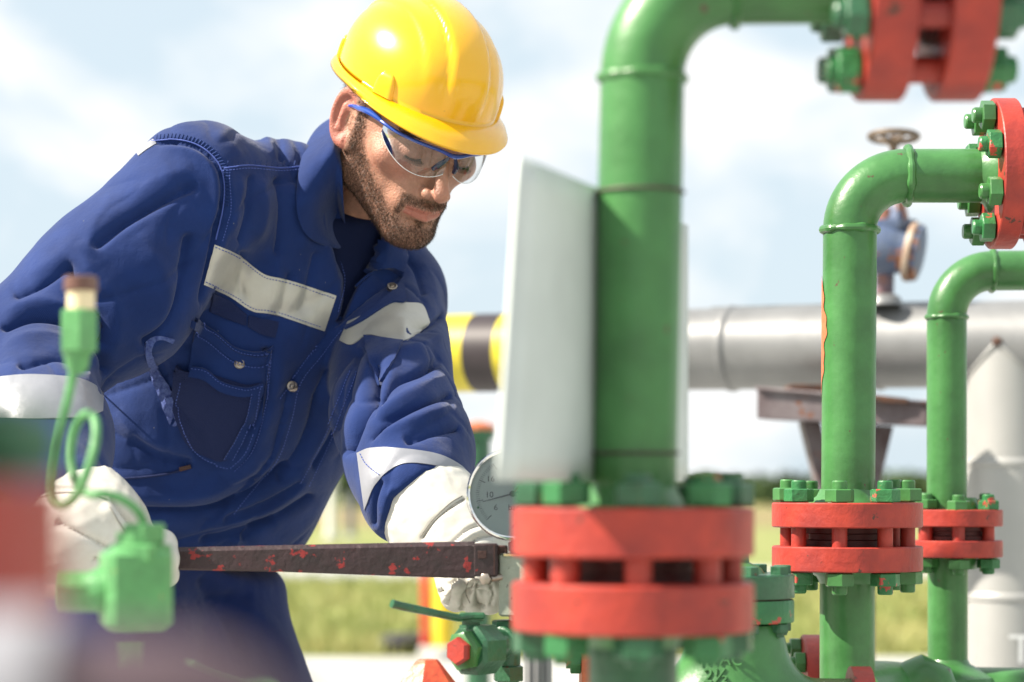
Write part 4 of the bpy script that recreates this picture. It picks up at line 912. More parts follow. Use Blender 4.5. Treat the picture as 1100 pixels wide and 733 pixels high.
# ---- white panel wired to it
sgn = empty('white_panel', PC(600, 525), label='blank white panel wired upright behind the large front pipe', cat='panel')
dirp = np.array([.317, .948, 0]); dirp /= np.linalg.norm(dirp); nrm_ = np.array([dirp[1], -dirp[0], 0])
A0 = P(557, 525, 1.54); hz_ = (.0055, .212)
q_ = lambda s_, z_: np.array([*(A0 + dirp * s_)[:2], H + z_])
cs = [P(534, 517, 1.50), q_(.43, hz_[0]), q_(.43, hz_[1]), P(557, 168, 1.54)]; nu = 12; b = MB(); G0 = [[(cs[0] * (1 - u) + cs[1] * u) * (1 - v) + (cs[3] * (1 - u) + cs[2] * u) * v for v in np.linspace(0, 1, nu)] for u in np.linspace(0, 1, nu)]
V_ = [p for r_ in G0 for p in r_]; pl = np_mesh('sheet', V_, [(i * nu + j, i * nu + j + 1, (i + 1) * nu + j + 1, (i + 1) * nu + j) for i in range(nu - 1) for j in range(nu - 1)], WHITE, sgn, sharp=40); so = pl.modifiers.new('s', 'SOLIDIFY'); so.thickness = .003; so.offset = 0
b = MB(); wireM = mat('binding_wire', (.10, .08, .07), .6, metal=.5)
for y in (207, 487):
    c = PC(681 + 9 * (545 - y) / 461, y); b2 = MB(); b2.torus(c, (0, 0, 1), r1 + .0012, .0011, 60, 8); b2.build('binding_wire', wireM, sgn)
# ---- 2: the sharp pipe on the right
Y2 = 2.70; s2 = Y2 / F
def P2(px, py): return P(px, py, Y2)
p2 = empty('green_pipe', (*P2(912, 0)[:2], 0), label='sharp green pipe right of centre with orange scrape and red flanges', cat='pipe')
r2 = 28.8 * s2; RF2 = 80.5 * s2
el = elbow(P2(913, 247), (0, 0, 1), P2(973, 189), (1, 0, 0), 18)
b = MB(); b.tube([P2(911, 541), P2(912, 400)] + el + [P2(1064, 189)], r2, n=64); b.build('upper_run', GREEN, p2)
weld(p2, P2(913, 247), (0, 0, 1), r2, .0044); weld(p2, P2(975, 189), (1, 0, 0), r2, .0046)
b = MB(); b.tube([P2(910, 612), np.array([*P2(910, 612)[:2], -.02])], r2 * 1.02, n=64); b.build('lower_run', GREEN, p2)
joint(p2, P2(910, 576.5), (0, 0, 1), r2, RF2, 26.5 * s2, 20 * s2, 8, -7)
joint(p2, P2(1098, 187), (1, 0, 0), r2, RF2, 24 * s2, 20 * s2, 8, 16)
b = MB(); e2 = elbow(P2(1400, 189), (1, 0, 0), P2(1460, 247), (0, 0, -1), 14); b.tube([P2(1120, 189)] + e2 + [np.array([*P2(1460, 247)[:2], -.02])], r2, n=40); b.build('far_run', GREEN, p2)
# orange scrape: bare primer where the paint has been knocked off
V_, F_ = [], []; ys_ = np.linspace(296, 432, 40); nk = 8
for i, y in enumerate(ys_):
    u = (y - 296) / 136; wdt = (.62 * math.sin(math.pi * u ** .8) ** .8 + .06) * (1 + .12 * math.sin(19 * u) + .08 * math.sin(43 * u))
    c = P2(911 + 1.2 * (541 - y) / 294, y)
    for j in range(nk):
        a = math.pi + .30 - .20 + (.02 - wdt * .75) * 0 + (-.35 + wdt * j / (nk - 1)) ; V_.append(c + (r2 + .0004) * np.array([math.cos(a), -abs(0) + math.sin(a), 0]))
F_ = [(i * nk + j, i * nk + j + 1, (i + 1) * nk + j + 1, (i + 1) * nk + j) for i in range(39) for j in range(nk - 1)]
np_mesh('scrape', V_, F_, ORANGE, p2, label='orange primer scrape')
# ---- 3: the slimmer pipe
Y3 = 3.05; s3 = Y3 / F
def P3(px, py): return P(px, py, Y3)
p3 = empty('green_pipe', (*P3(1017, 0)[:2], 0), label='slimmest green pipe at the right edge, before the upright silver pipe', cat='pipe')
r3 = 21.3 * s3; el = elbow(P3(1017, 340), (0, 0, 1), P3(1066, 291), (1, 0, 0), 18)
b = MB(); b.tube([P3(1017, 549)] + el + [P3(1180, 290)], r3, n=56); b.build('upper_run', GREEN, p3)
weld(p3, P3(1017, 341), (0, 0, 1), r3, .0032); weld(p3, P3(1066, 291), (1, 0, 0), r3, .0034)
joint(p3, P3(1029 - 2, 573), (0, 0, 1), r3 * 1.0, 49.5 * s3, 18 * s3, 15 * s3, 6, 4, nh=.012, nr=.0145, sr=.0078, ext=.008, bc=.76)
b = MB(); b.tube([P3(1018, 594), P3(1018, 722)], r3 * 1.0, n=56); b.build('lower_run', GREEN, p3)
b = MB(); b.lathe(P3(1018, 708), (0, 0, -1), [(0, r3 * 1.0), (.006, r3 * 1.12), (.014, r3 * 1.7), (.022, r3 * 2.3), (.04, r3 * 2.6)], n=40); b.build('branch_saddle', GREEN, p3)
b = MB(); e2 = elbow(P3(1400, 290), (1, 0, 0), P3(1450, 340), (0, 0, -1), 14); b.tube([P3(1180, 290)] + e2 + [np.array([*P3(1450, 340)[:2], -.02])], r3, n=40); b.build('far_run', GREEN, p3)
hd = empty('green_header_pipe', P3(1017, 800), label='horizontal green pipe along the bottom edge, joining two upright pipes', cat='pipe')
b = MB(); b.tube([P(912, 752, 2.86), P(950, 748, 2.95), P(1010, 752, 3.05), P(1100, 754, 3.05), P(1300, 754, 3.05)], .043, n=48, smooth=5); b.build('header', GREEN, hd)
b = MB(); b.lathe(P(965, 732, 2.98), (.3, -.1, 1), [(-.02, .05), (.0, .036), (.008, .024), (.012, .010)], n=24); b.build('weld_lump', GREEN, hd)
b = MB(); b.tube([P(1300, 754, 3.05), [P(1300, 754, 3.05)[0], 3.05, -.01]], .043, n=40); b.build('leg', GREEN, hd)
# ---- 4: aluminium clad line behind, with hazard bands on its left end
Ar, Al = P(1240, 367, 4.36), P(250, 384, 5.22); da = unit(Ar - Al); RS = .080
def onS(px):   # point of the axis at a picture column
    t = ((px - HX) / F * Al[1] - Al[0]) / (da[0] - (px - HX) / F * da[1]); return Al + da * t
sp = empty('silver_pipeline', (*onS(900)[:2], 0), label='horizontal silver clad pipeline crossing behind everything, yellow and black banded at left', cat='pipeline')
b = MB(); b.tube([onS(598), onS(660), onS(760), onS(1240)], RS, n=72); b.build('cladding', SILVER, sp)
YB = mat('yellow_band_paint', (.60, .50, .03), .45, var=.2, vscale=15, bump=.3); BB = mat('black_band_paint', (.035, .025, .03), .5, var=.3, vscale=15)
xs_ = [250, 285, 320, 355, 395, 435, 475, 514, 546, 598]
for i in range(len(xs_) - 1):
    b = MB(); A_, B_ = onS(xs_[i]), onS(xs_[i + 1]); b.lathe(A_, da, [(0.0, RS * .9), (0.0002, RS * 1.0), (np.linalg.norm(B_ - A_) - .0002, RS * 1.0), (np.linalg.norm(B_ - A_), RS * .9)], n=72)
    b.build('hazard_band', YB if i % 2 == 0 else BB, sp, label='yellow hazard band' if i % 2 == 0 else 'black hazard band')
for px in (660, 788, 946, 1200):
    b = MB(); o = onS(px); b.lathe(o - da * .010, da, [(0, RS), (.002, RS + .0035), (.008, RS + .0045), (.014, RS + .0035), (.018, RS)], n=72, cap=False); b.build('joint_band', SILVER, sp)
up_ = unit(np.array([0, 0, 1]) - da * da[2]); bk = np.cross(da, up_)
for px in (800, 860, 990):
    b = MB(); b.box(onS(px) + up_ * (RS + .0012), (.14, .010, .002), [da, bk, up_]); b.build('lap_seam', SILVER, sp)
# branch dropping to the ground
cB = onS(1083); RB = .0795
br = empty('silver_riser', (cB[0], cB[1], 0), label='upright silver clad pipe dropping from the pipeline at right edge, marked T', cat='pipe')
V_, F_ = [], []; nk = 64
for i in range(nk + 1):
    t = 2 * math.pi * i / nk; x, y = RB * math.cos(t), RB * math.sin(t); V_ += [(cB[0] + x, cB[1] + y, 0.0), (cB[0] + x, cB[1] + y, cB[2])]
F_ = [(2 * i, 2 * i + 2, 2 * i + 3, 2 * i + 1) for i in range(nk)]
np_mesh('cladding', V_, F_, CLAD2, br)
b = MB(); pn = np.array([-da[1], da[0], 0]); pn = unit(pn if pn[1] < 0 else -pn); dh = unit([da[0], da[1], 0])
b.tube([cB + dh * x + pn * (math.sqrt(RB ** 2 - x * x) + .001) + np.array([0, 0, -abs(x)]) for x in np.linspace(-RB, RB, 41)], .0035, n=8); b.build('mitre_seam', CLAD2, br)
b = MB(); b.lathe(cB + pn * RB, pn, [(0, .009), (.004, .009), (.007, .005), (.0072, .0005)], n=16); b.build('seam_rivet', RUST, br)
for y in (497, 640):
    b = MB(); o = np.array([cB[0], cB[1], H + (HY - y) * cB[1] / F]); b.lathe(o - [0, 0, .008], (0, 0, 1), [(0, RB), (.002, RB + .003), (.007, RB + .004), (.012, RB + .003), (.016, RB)], n=64, cap=False); b.build('joint_band', CLAD2, br)
def text_mesh(name, body, size, loc, xdir, ydir, m, parent, ext=.0004, **k):
    cu = bpy.data.curves.new(name, 'FONT'); cu.body = body; cu.size = size; cu.extrude = ext; cu.align_x = 'CENTER'; cu.align_y = 'CENTER'; cu.resolution_u = 3
    o = bpy.data.objects.new(name, cu); COL.objects.link(o); bpy.context.view_layer.update()
    me = bpy.data.meshes.new_from_object(o.evaluated_get(bpy.context.evaluated_depsgraph_get())); bpy.data.objects.remove(o)
    x, y = unit(xdir), unit(ydir); z_ = np.cross(x, y); n_ = len(me.vertices); co = np.zeros(n_ * 3, np.float32); me.vertices.foreach_get('co', co); co = co.reshape(-1, 3)
    co = np.asarray(loc) + co[:, :1] * x + co[:, 1:2] * y + co[:, 2:] * z_; me.vertices.foreach_set('co', co.astype(np.float32).ravel())
    me.materials.clear(); me.materials.append(m); return link(name, me, parent, **k)
tl = np.array([cB[0], cB[1], 0]) + np.array([.006, -RB - .0025, H + (HY - 696) * cB[1] / F]); 
text_mesh('chalk_letter', 'T', .075, tl, (1, 0, 0), (0, 0, 1), mat('chalk', (.75, .76, .76), .9), br)
# support beam with converging legs
su = empty('pipe_support', (*onS(905)[:2], 0), label='dark steel support with sloping legs carrying the silver pipeline', cat='support')
def beam(q, th, name, m=STEEL):     # prism from 4 picture corners at given depths
    b = MB(); f_ = [np.array(x, float) for x in q]; nb_ = unit(np.cross(f_[1] - f_[0], f_[2] - f_[0])); nb_ = nb_ if nb_[1] > 0 else -nb_
    b.rings([f_, [x + nb_ * th for x in f_]]); o = b.build(name, m, su, sharp=20); bv_ = o.modifiers.new('b', 'BEVEL'); bv_.width = .002; return o
beam([P(813, 418, 4.42), P(996, 434, 4.30), P(996, 458, 4.30), P(813, 450, 4.42)], .10, 'crossbeam')
beam([P(811, 415, 4.41), P(997, 431, 4.29), P(997, 434, 4.29), P(811, 419, 4.41)], .12, 'beam_flange')
beam([P(862, 452, 4.45), P(882, 454, 4.45), P(902, 560, 4.45), P(888, 560, 4.45)], .07, 'leg')
beam([P(940, 457, 4.45), P(960, 458, 4.45), P(936, 560, 4.45), P(922, 560, 4.45)], .07, 'leg')
pc_ = P(912, 560, 4.48); b = MB(); b.box((pc_[0], pc_[1], pc_[2] / 2 + .03), (.085, .08, pc_[2]), bev=.05); b.build('post', STEEL, su)
b = MB(); b.box((pc_[0], pc_[1], .012), (.22, .22, .02), bev=.1); b.build('base_plate', STEEL, su)
beam([P(922, 422, 4.32), P(975, 428, 4.30), P(975, 434, 4.30), P(922, 430, 4.32)], .06, 'shim', RUST)
b = MB(); b.box(P(880, 420, 4.50), (.12, .1, .02)); b.build('saddle', RUST, su)
# ---- blue rusty valve on the silver line
Yv = 4.52; sv = Yv / F
def PV(px, py): return P(px, py, Yv)
BLUE = mat('faded_blue_paint', (.03, .065, .17), .5, col2=(.09, .12, .19), vscale=14, chips=1, chipcol=(.25, .10, .05), chipscale=16, chipth=.57, bump=1, bscale=90)
PALE = mat('pale_worn_flange', (.46, .40, .33), .6, col2=(.26, .14, .08), vscale=18, bump=.6)
HWM = mat('weathered_bronze_paint', (.17, .12, .08), .55, var=.4, vscale=40)
vv = empty('blue_valve', PV(950, 320), label='rusty blue valve with handwheel standing on the silver pipeline', cat='valve')
b = MB(); b.tube([onS(950) + [0, 0, .07], PV(951, 262), PV(951, 225)], [.017, .018, .017], n=24); b.build('stem_pipe', mat('rust_streaked_blue', (.10, .14, .24), .6, col2=(.28, .10, .04), vscale=13, bump=.8), vv)
b = MB(); b.lathe(PV(950, 322), (0, 0, 1), [(-.01, .034), (.0, .032), (.008, .024), (.01, .018)], n=24); b.build('base_collar', SILVER, vv)
b = MB(); b.lathe(PV(962, 268), unit([.93, -.33, -.20]), [(-.085, .030), (-.06, .034), (-.05, .046), (-.02, .052), (.005, .046), (.02, .042), (.035, .046), (.038, .052), (.046, .052), (.048, .046)], n=40); b.build('body', BLUE, vv)
b = MB(); dv = unit([.93, -.33, -.20]); b.lathe(PV(962, 268) + dv * .053 * 0 + dv * .024, dv, [(0, .054), (.003, .056), (.011, .056), (.013, .052)], n=48); b.build('flange', PALE, vv)
b = MB(); b.lathe(PV(962, 250), (0, 0, 1), [(-.03, .036), (.0, .034), (.01, .042), (.022, .042), (.024, .026), (.05, .02), (.06, .012)], n=6); b.build('bonnet', BLUE, vv)
b = MB(); b.lathe(PV(960, 232), (0, 0, 1), [(0, .007), (.15, .007)], n=12); b.build('stem', RUST, vv)
hw = MB(); hc_ = PV(960, 147); hn_ = unit([.03, .08, 1]); hw.torus(hc_, hn_, .044, .0062, 44, 10)
x_, y_, _ = frame(hn_); hw.build('handwheel', HWM, vv)
sp_ = MB()
for k in range(5):
    a = 2 * math.pi * k / 5 + .4; e = math.cos(a) * x_ + math.sin(a) * y_; sp_.tube([hc_ - hn_ * .012, hc_ + e * .022 - hn_ * .006, hc_ + e * .043], [.006, .0042, .0042], n=8)
sp_.lathe(hc_ - hn_ * .024, hn_, [(0, .006), (.008, .011), (.02, .011), (.024, .005)], n=12); sp_.build('wheel_spokes', HWM, vv)
for k in range(8):
    a = 2 * math.pi * k / 8; x2, y2, _ = frame(dv); o = PV(962, 268) + dv * .037 + (math.cos(a) * x2 + math.sin(a) * y2) * .046; b = MB(); b.hexa(o, dv, .008, .008); b.build('bolt', RUST, vv)
# ---- gate valve, bottom right of the big pipe
Yg = 2.42; sg_ = Yg / F
def PG(px, py): return P(px, py, Yg)
gvv = empty('gate_valve', (*PG(788, 0)[:2], 0), label='green cast valve with raised lettering, behind the large pipe at bottom', cat='valve')
cx = 790; cg = PG(cx, 0)[:2]
def zg(py): return H + (HY - py) * sg_
b = MB(); b.lathe((*cg, zg(642)), (0, 0, 1), [(0, .030), (0, .0585), (.001, .0590), (.0225, .0590), (.024, .0575), (.024, .02)], n=48, cap=False); b.build('bonnet_flange', DGREEN, gvv)
b = MB(); b.lathe((*cg, zg(668)), (0, 0, 1), [(0, .03), (0, .0575), (.001, .0585), (.021, .0585), (.0225, .0575), (.0225, .02)], n=48, cap=False); b.build('body_flange', RGREEN, gvv)
b = MB(); b.lathe((*cg, zg(645)), (0, 0, 1), [(0, .054), (.0045, .054)], n=48); b.build('gasket', RUST, gvv)
def gbody(p):
    c = np.array([cg[0], cg[1], 0.])
    d = chain(p, [c + [0, 0, zg(674)], c + [0, 0, zg(700)], c + [0, 0, zg(760)]], [.042, .047, .058], .02)
    d = smin(d, cap_(p, c + [-.10, .0, zg(775)], c + [.12, .0, zg(775)], .043, .043), .03)
    d = smin(d, ell(p, c + [0, 0, zg(770)], (.070, .06, .07)), .02)
    return d + .0006 * noise3(p, 70, 4)
bx, bf3 = polygonise(gbody, G(cg[0] - .16, cg[0] + .18, .0035), G(cg[1] - .09, cg[1] + .09, .0035), G(zg(775) - .09, zg(668), .0035))
np_mesh('body', bx, bf3, GREEN, gvv)
b = MB(); b.lathe((*cg, 0), (0, 0, 1), [(0, .09), (.01, .09), (.012, .045), (zg(800), .045)], n=32); b.build('pedestal', DGREEN, gvv)
for sgd in (-1, 1):
    b = MB(); b.lathe((cg[0] + sgd * .115 , cg[1], zg(775)), (sgd, 0, 0), [(0, .055), (.02, .055), (.02, .03)], n=32); b.build('end_flange', RED, gvv)
for k in range(8):
    a = 2 * math.pi * k / 8 + .2; o = np.array([cg[0] + .049 * math.cos(a), cg[1] + .049 * math.sin(a), 0])
    b = MB(); b.hexa(o + [0, 0, zg(617)], (0, 0, 1), .009, .0095); b.hexa(o + [0, 0, zg(668) - .0095], (0, 0, 1), .009, .0095); b.lathe(o + [0, 0, zg(668) - .014], (0, 0, 1), [(0, .005), (.066, .005)], n=10); b.build('bolt', DGREEN, gvv)
b = MB(); b.lathe((*cg, zg(617)), (0, 0, 1), [(0, .030), (.006, .026), (.012, .014), (.03, .012)], n=24); b.build('gland', GREEN, gvv)
GBB = bvh_of(bx, bf3)
for s_t, sx_, yy, pxx in (('MVAC', .0165, 709, 774), ('2½', .0200, 727, 770)):
    hp, hn = ray(GBB, pxx, yy)
    if hp is not None:
        xd = unit(np.cross(np.array([0, 0, 1.]), hn)); xd = xd if xd[0] > 0 else -xd; text_mesh('cast_lettering', s_t, sx_, hp + hn * .001, xd, np.cross(hn, xd) if np.cross(hn, xd)[2] > 0 else -np.cross(hn, xd), GREEN, gvv, .0012)
# red flange standing behind pipe 2
rf = empty('red_flanged_pipe', (*P(868, 760, 2.95)[:2], 0), label='red upright flange peeking out left of the sharp green pipe', cat='pipe')
c = P(872, 740, 2.95); b = MB(); b.lathe(c, (1, 0, 0), [(-.012, .03), (-.012, .064), (-.010, .066), (.010, .066), (.012, .064), (.012, .03)], n=56); b.build('flange', RED, rf)
b = MB(); b.tube([c, c + [.10, 0, 0], c + [.16, 0, -.06], [c[0] + .16, c[1], -.01]], .028, n=32, smooth=6); b.build('run', GREEN, rf)
for k in range(6):
    a = 2 * math.pi * k / 6 + .28; o = c + np.array([0, math.cos(a) * .050, math.sin(a) * .050]); b = MB(); b.hexa(o - [.0125, 0, 0], (-1, 0, 0), .013, .0135); b.lathe(o - [.024, 0, 0], (-1, 0, 0), [(0, .007), (.007, .007)], n=12); b.build('bolt', GREEN, rf)
of = empty('orange_flanged_pipe', (*P(640, 760, 2.75)[:2], 0), label='orange edged flange half hidden below the large front flanges', cat='pipe')
c = P(634, 752, 2.75); b = MB(); b.lathe(c, (1, 0, 0), [(-.011, .03), (-.011, .066), (-.009, .068), (.008, .068), (.010, .066), (.010, .03)], n=56); b.build('flange', ORANGE, of)
b = MB(); b.tube([c, c + [.05, 0, 0], c + [.08, 0, -.04], [c[0] + .08, c[1], -.01]], .028, n=32, smooth=6); b.build('run', DGREEN, of)
for k in range(6):
    a = 2 * math.pi * k / 6 + 1.0; o = c + np.array([0, -math.cos(a) * .052, math.sin(a) * .052]); b = MB(); b.hexa(o - [.0115, 0, 0], (-1, 0, 0), .012, .013); b.lathe(o - [.022, 0, 0], (-1, 0, 0), [(0, .006), (.006, .006)], n=12); b.build('bolt', RGREEN, of)
# grey ribbed column
gc = empty('grey_column', (*P(578, 760, 3.3)[:2], 0), label='grey ribbed upright pipe below the front flanges, behind the fittings', cat='pipe')
o = P(578, 600, 3.3); b = MB(); b.lathe((o[0], o[1], 0), (0, 0, 1), [(0, .03), (.02, .03), (.021, .019), (o[2], .019), (o[2] + .004, .015)], n=28); b.build('shaft', SILVER, gc)
for k in range(3):
    a = -math.pi / 2 + (k - 1) * .6; b = MB(); b.tube([(o[0] + .019 * math.cos(a), o[1] + .019 * math.sin(a), .03), (o[0] + .019 * math.cos(a), o[1] + .019 * math.sin(a), o[2] - .01)], .0022, n=8); b.build('rib', SILVER, gc)
# green standpipe with orange top far behind
gs = empty('green_standpipe', (*P(514, 700, 7.2)[:2], 0), label='blurred dark green standpipe with orange cap, above the gauge', cat='pipe')
o = P(514, 462, 7.2); b = MB(); b.lathe((o[0], o[1], 0), (0, 0, 1), [(0, .06), (.02, .06), (.022, .036), (o[2] - .03, .036), (o[2] - .028, .05), (o[2], .05)], n=28); b.build('standpipe', DGREEN, gs)
b = MB(); b.lathe(o, (0, 0, 1), [(0, .052), (.012, .052), (.02, .03), (.026, .012)], n=28); b.build('cap', ORANGE, gs)
b = MB(); b.tube([P(497, 459, 7.15), P(524, 461, 7.2)], .010, n=10); b.build('cap_lever', ORANGE, gs)
# ---- gauge
Yq = 2.43
gg = empty('pressure_gauge', P(556, 590, Yq), label='round chrome rimmed pressure gauge reading bar, held beside the far glove', cat='gauge')
gn = unit([-.10, -1, .10]); gx_ = unit([1, -.10, 0]); gy_ = np.cross(gn, gx_); gy_ = gy_ if gy_[2] > 0 else -gy_; gc0 = P(551, 531, Yq); RG = 50.5 * Yq / F
b = MB(); b.lathe(gc0 - gn * .022, gn, [(0, RG * .80), (.004, RG * .93), (.018, RG * .94), (.020, RG * .99), (.025, RG), (.0285, RG * .975), (.030, RG * .94), (.0285, RG * .905), (.024, RG * .895)], n=96, cap=False); b.build('bezel', CHROME, gg)
b = MB(); b.lathe(gc0 - gn * .023, gn, [(0, RG * .79), (.002, RG * .79)], n=48); b.build('back_case', SILVER, gg)
DIAL = mat('dial_face', (.80, .84, .74), .45); INK = mat('black_ink', (.02, .02, .02), .5); REDI = mat('red_ink', (.6, .04, .02), .4)
b = MB(); b.lathe(gc0, gn, [(0, RG * .9), (.0008, RG * .9)], n=64); b.build('dial', DIAL, gg)
def dp(x, y, z=.0012): return gc0 + gx_ * x * RG / 50 + gy_ * (-y) * RG / 50 + gn * z      # dial point, in fiftieths of the radius
b = MB()
for k in range(81):
    a = R(225 - 270 * k / 80); big = k % 10 == 0; r0_, r1_ = (32 if big else 35.5), 39.5
    e = np.array([math.cos(a), -math.sin(a)]); pa, pb = e * r0_, e * r1_; b.tube([dp(*pa), dp(*pb)], .00035 if big else .0002, n=4)
b.build('scale_ticks', INK, gg)
for s_t, x, y, sz2 in (('10', -25, 1, .0085), ('6', -18, 14.5, .0085), ('bar', 1, 14.5, .0085), ('16', -24, -16, .0085), ('25', -9, -29, .0085), ('40', 15, -27, .0085)):
    text_mesh('numeral', s_t, sz2, dp(x, y), gx_, gy_, INK, gg, .0001)
b = MB(); b.tube([dp(10, -4, .004), dp(0, 0, .004), dp(-32, 8.5, .004)], [.0010, .0009, .0003], n=6); b.lathe(dp(0, 0, .001), gn, [(0, .003), (.004, .003), (.0045, .001)], n=16); b.build('needle', INK, gg)
b = MB(); b.tube([dp(0, 0, .003), dp(5, -6.5, .003), dp(14, -18, .003)], [.0006, .0014, .0006], n=6); b.build('red_pointer', REDI, gg)
b = MB(); b.tube([dp(-37, 14.5, .0012), dp(-36.6, 14.9, .0022)], [.0013, .0010], n=10); b.build('green_mark', mat('green_ink', (.03, .22, .05), .4), gg)
b = MB(); b.tube([dp(-1, 36), dp(5, 28)], .0006, n=4); b.tube([dp(3, 36), dp(5, 28)], .0006, n=4); b.build('blue_mark', mat('blue_ink', (.03, .16, .5), .4), gg)
b = MB(); b.lathe(gc0 + gn * .0052, gn, [(0, RG * .9), (.0006, RG * .9)], n=48); b.build('glass', LENS, gg)
b = MB(); b.tube([P(556, 575, Yq + .005), P(556, 594, Yq + .01)], .0075, n=20); b.hexa(P(556, 592, Yq + .01), (0, 0, 1), .009, .011); b.build('stem', STEEL, gg)
# ---- grey manifold block and green fittings below
MANI = mat('grey_green_block', (.30, .33, .27), .5, var=.2, vscale=60, bump=.7, chips=1, chipcol=(.06, .05, .04), chipscale=160, chipth=.66)
mf = empty('gauge_block', P(556, 660, 2.45), label='pale grey metal block under the gauge with small holes', cat='fitting')
b = MB(); b.box(P(557, 628, 2.455), (.034, .034, .064), [unit([1, -.25, 0]), unit([.25, 1, 0]), np.array([0, 0, 1.])], bev=.06); b.build('block', MANI, mf)
b = MB(); b.box(P(556, 596, 2.45), (.030, .026, .004), bev=.2); b.build('top_washer', CHROME, mf)
b = MB(); b.tube([P(552, 658, 2.45), P(552, 668, 2.45)], .005, n=14); b.build('nipple', SNAP, mf)
fit = empty('ball_valve', (*P(510, 700, 2.40)[:2], 0), label='small green ball valve with lever and red end plug, under the far glove', cat='valve')
dA = unit([-.62, -.78, 0]); cV = P(512, 698, 2.40)
b = MB(); b.lathe(cV + dA * -.018, dA, [(0, .0235), (.001, .0262), (.030, .0262), (.034, .0225)], n=8, rot=.39); b.build('body', DGREEN, fit)
b = MB(); b.hexa(cV + dA * .014, dA, .010, .0205, rot=.2); b.build('union_nut', GREEN, fit)
b = MB(); b.hexa(cV + dA * .024, dA, .009, .0140, rot=.5, ch=.3); b.build('end_plug', RED, fit)
b = MB(); b.lathe(P(506, 678, 2.40), (0, 0, 1), [(0, .012), (.006, .0115), (.0065, .009), (.009, .009), (.0095, .0125), (.0155, .0125), (.017, .010)], n=20); b.build('stem_collar', DGREEN, fit)
b = MB(); b.tube([P(421, 648.5, 2.31), P(430, 651, 2.315), P(492, 664, 2.385), P(512, 661, 2.39)], [.0042, .0042, .0038, .0030], n=14); b.build('lever', DGREEN, fit)
b = MB(); b.box(P(507, 661.5, 2.395), (.026, .018, .006), bev=.25); b.build('lever_head', DGREEN, fit)
b = MB(); b.tube([P(524, 694, 2.42), P(545, 690, 2.46)], [.017, .014], n=20); b.torus(P(538, 691, 2.445), unit([.5, .85, 0]), .0145, .003, 24, 8); b.build('side_nipple', DGREEN, fit)
tf_ = empty('green_tee', (*P(547, 700, 2.46)[:2], 0), label='green threaded tee on upright pipe right of the ball valve', cat='fitting')
o = P(546, 700, 2.46)
b = MB(); b.hexa(o + [0, 0, .012], (0, 0, 1), .020, .0172, rot=.3); b.lathe(o - [0, 0, .02], (0, 0, 1), [(0, .012), (.033, .013)], n=20); b.hexa(o - [0, 0, .030], (0, 0, 1), .016, .0165, rot=.1); b.build('tee', DGREEN, tf_)
b = MB(); b.lathe((o[0], o[1], -.01), (0, 0, 1), [(0, .011), (o[2] - .01, .011)], n=20); b.build('pipe', GREEN, tf_)
oc = empty('orange_cap_fitting', (*P(462, 760, 2.34)[:2], 0), label='faceted orange red cap at bottom edge, left of the ball valve', cat='fitting')
o = P(459, 708.5, 2.34); b = MB(); b.lathe(o, (0, 0, -1), [(0, .0105), (.002, .0125), (.024, .0300), (.030, .0335), (.060, .0335), (.062, .02)], n=6, rot=.15); b.build('cap', mat('orange_red_paint', (.66, .12, .04), .4, col2=(.50, .05, .03), vscale=50, bump=1, bscale=90, chips=1, chipcol=(.12, .05, .05), chipscale=70, chipth=.68), oc)
b = MB(); b.lathe((o[0], o[1], -.01), (0, 0, 1), [(0, .02), (o[2] - .05, .02)], n=24); b.build('pipe', GREEN, oc)
# ---- the long iron bar
BARM = mat('worn_red_iron', (.042, .020, .024), .5, metal=.1, col2=(.026, .016, .018), vscale=35, bump=.9, bscale=120, chips=1, chipcol=(.24, .02, .02), chipscale=55, chipth=.60, rvar=.1)
bar = empty('iron_bar', P(350, 600, BARY), label='long worn dark iron bar with red paint remains gripped by both gloves', cat='bar')
b = MB(); rings_ = []
for px, t_, bt, hw_ in ((108, 590, 612, .011), (175, 588.5, 612, .012), (300, 586, 614, .013), (420, 583.5, 618.5, .014), (498, 582, 621, .0145), (510, 582, 621, .0145)):
    z0, z1 = P(px, bt, BARY)[2], P(px, t_, BARY)[2]; x = P(px, 0, BARY)[0]; e = .002; y0, y1 = BARY - hw_, BARY + hw_
    rings_.append([np.array([x, a, c]) for a, c in ((y0 + e, z0), (y1 - e, z0), (y1, z0 + e), (y1, z1 - e), (y1 - e * 2, z1), (y0 + e * 2, z1), (y0, z1 - e * 2), (y0, z0 + e))])
b.rings(rings_); b.build('shank', BARM, bar, sharp=25)
b = MB(); x0, x1 = P(509, 0, BARY)[0], P(535, 0, BARY)[0]; zb = (P(0, 619, BARY)[2] + P(0, 584, BARY)[2]) / 2; hb = P(0, 584.5, BARY)[2] - P(0, 619.5, BARY)[2]
b.box(((x0 + x1) / 2, BARY, zb), (x1 - x0, .031, hb), bev=.06); b.build('head', BARM, bar)
b = MB(); b.box(P(518, 596, BARY - .0157), (.0085, .0022, .0075), bev=.1); b.build('slot', DARK, bar)
b = MB(); b.box(P(539, 604, BARY + .006), (.012, .020, .034), bev=.1); b.build('jaw', DARK, bar)
b = MB(); b.box(P(531, 601, BARY - .0160), (.0015, .0012, .030)); b.build('jaw_seam', DARK, bar)
b = MB(); b.hexa(P(524, 622, BARY - .010), unit([-.3, -1, 0]), .010, .0062); b.tube([P(526, 622, BARY - .012), P(538, 620, BARY - .006)], .004, n=12); b.build('bolt', SNAP, bar)
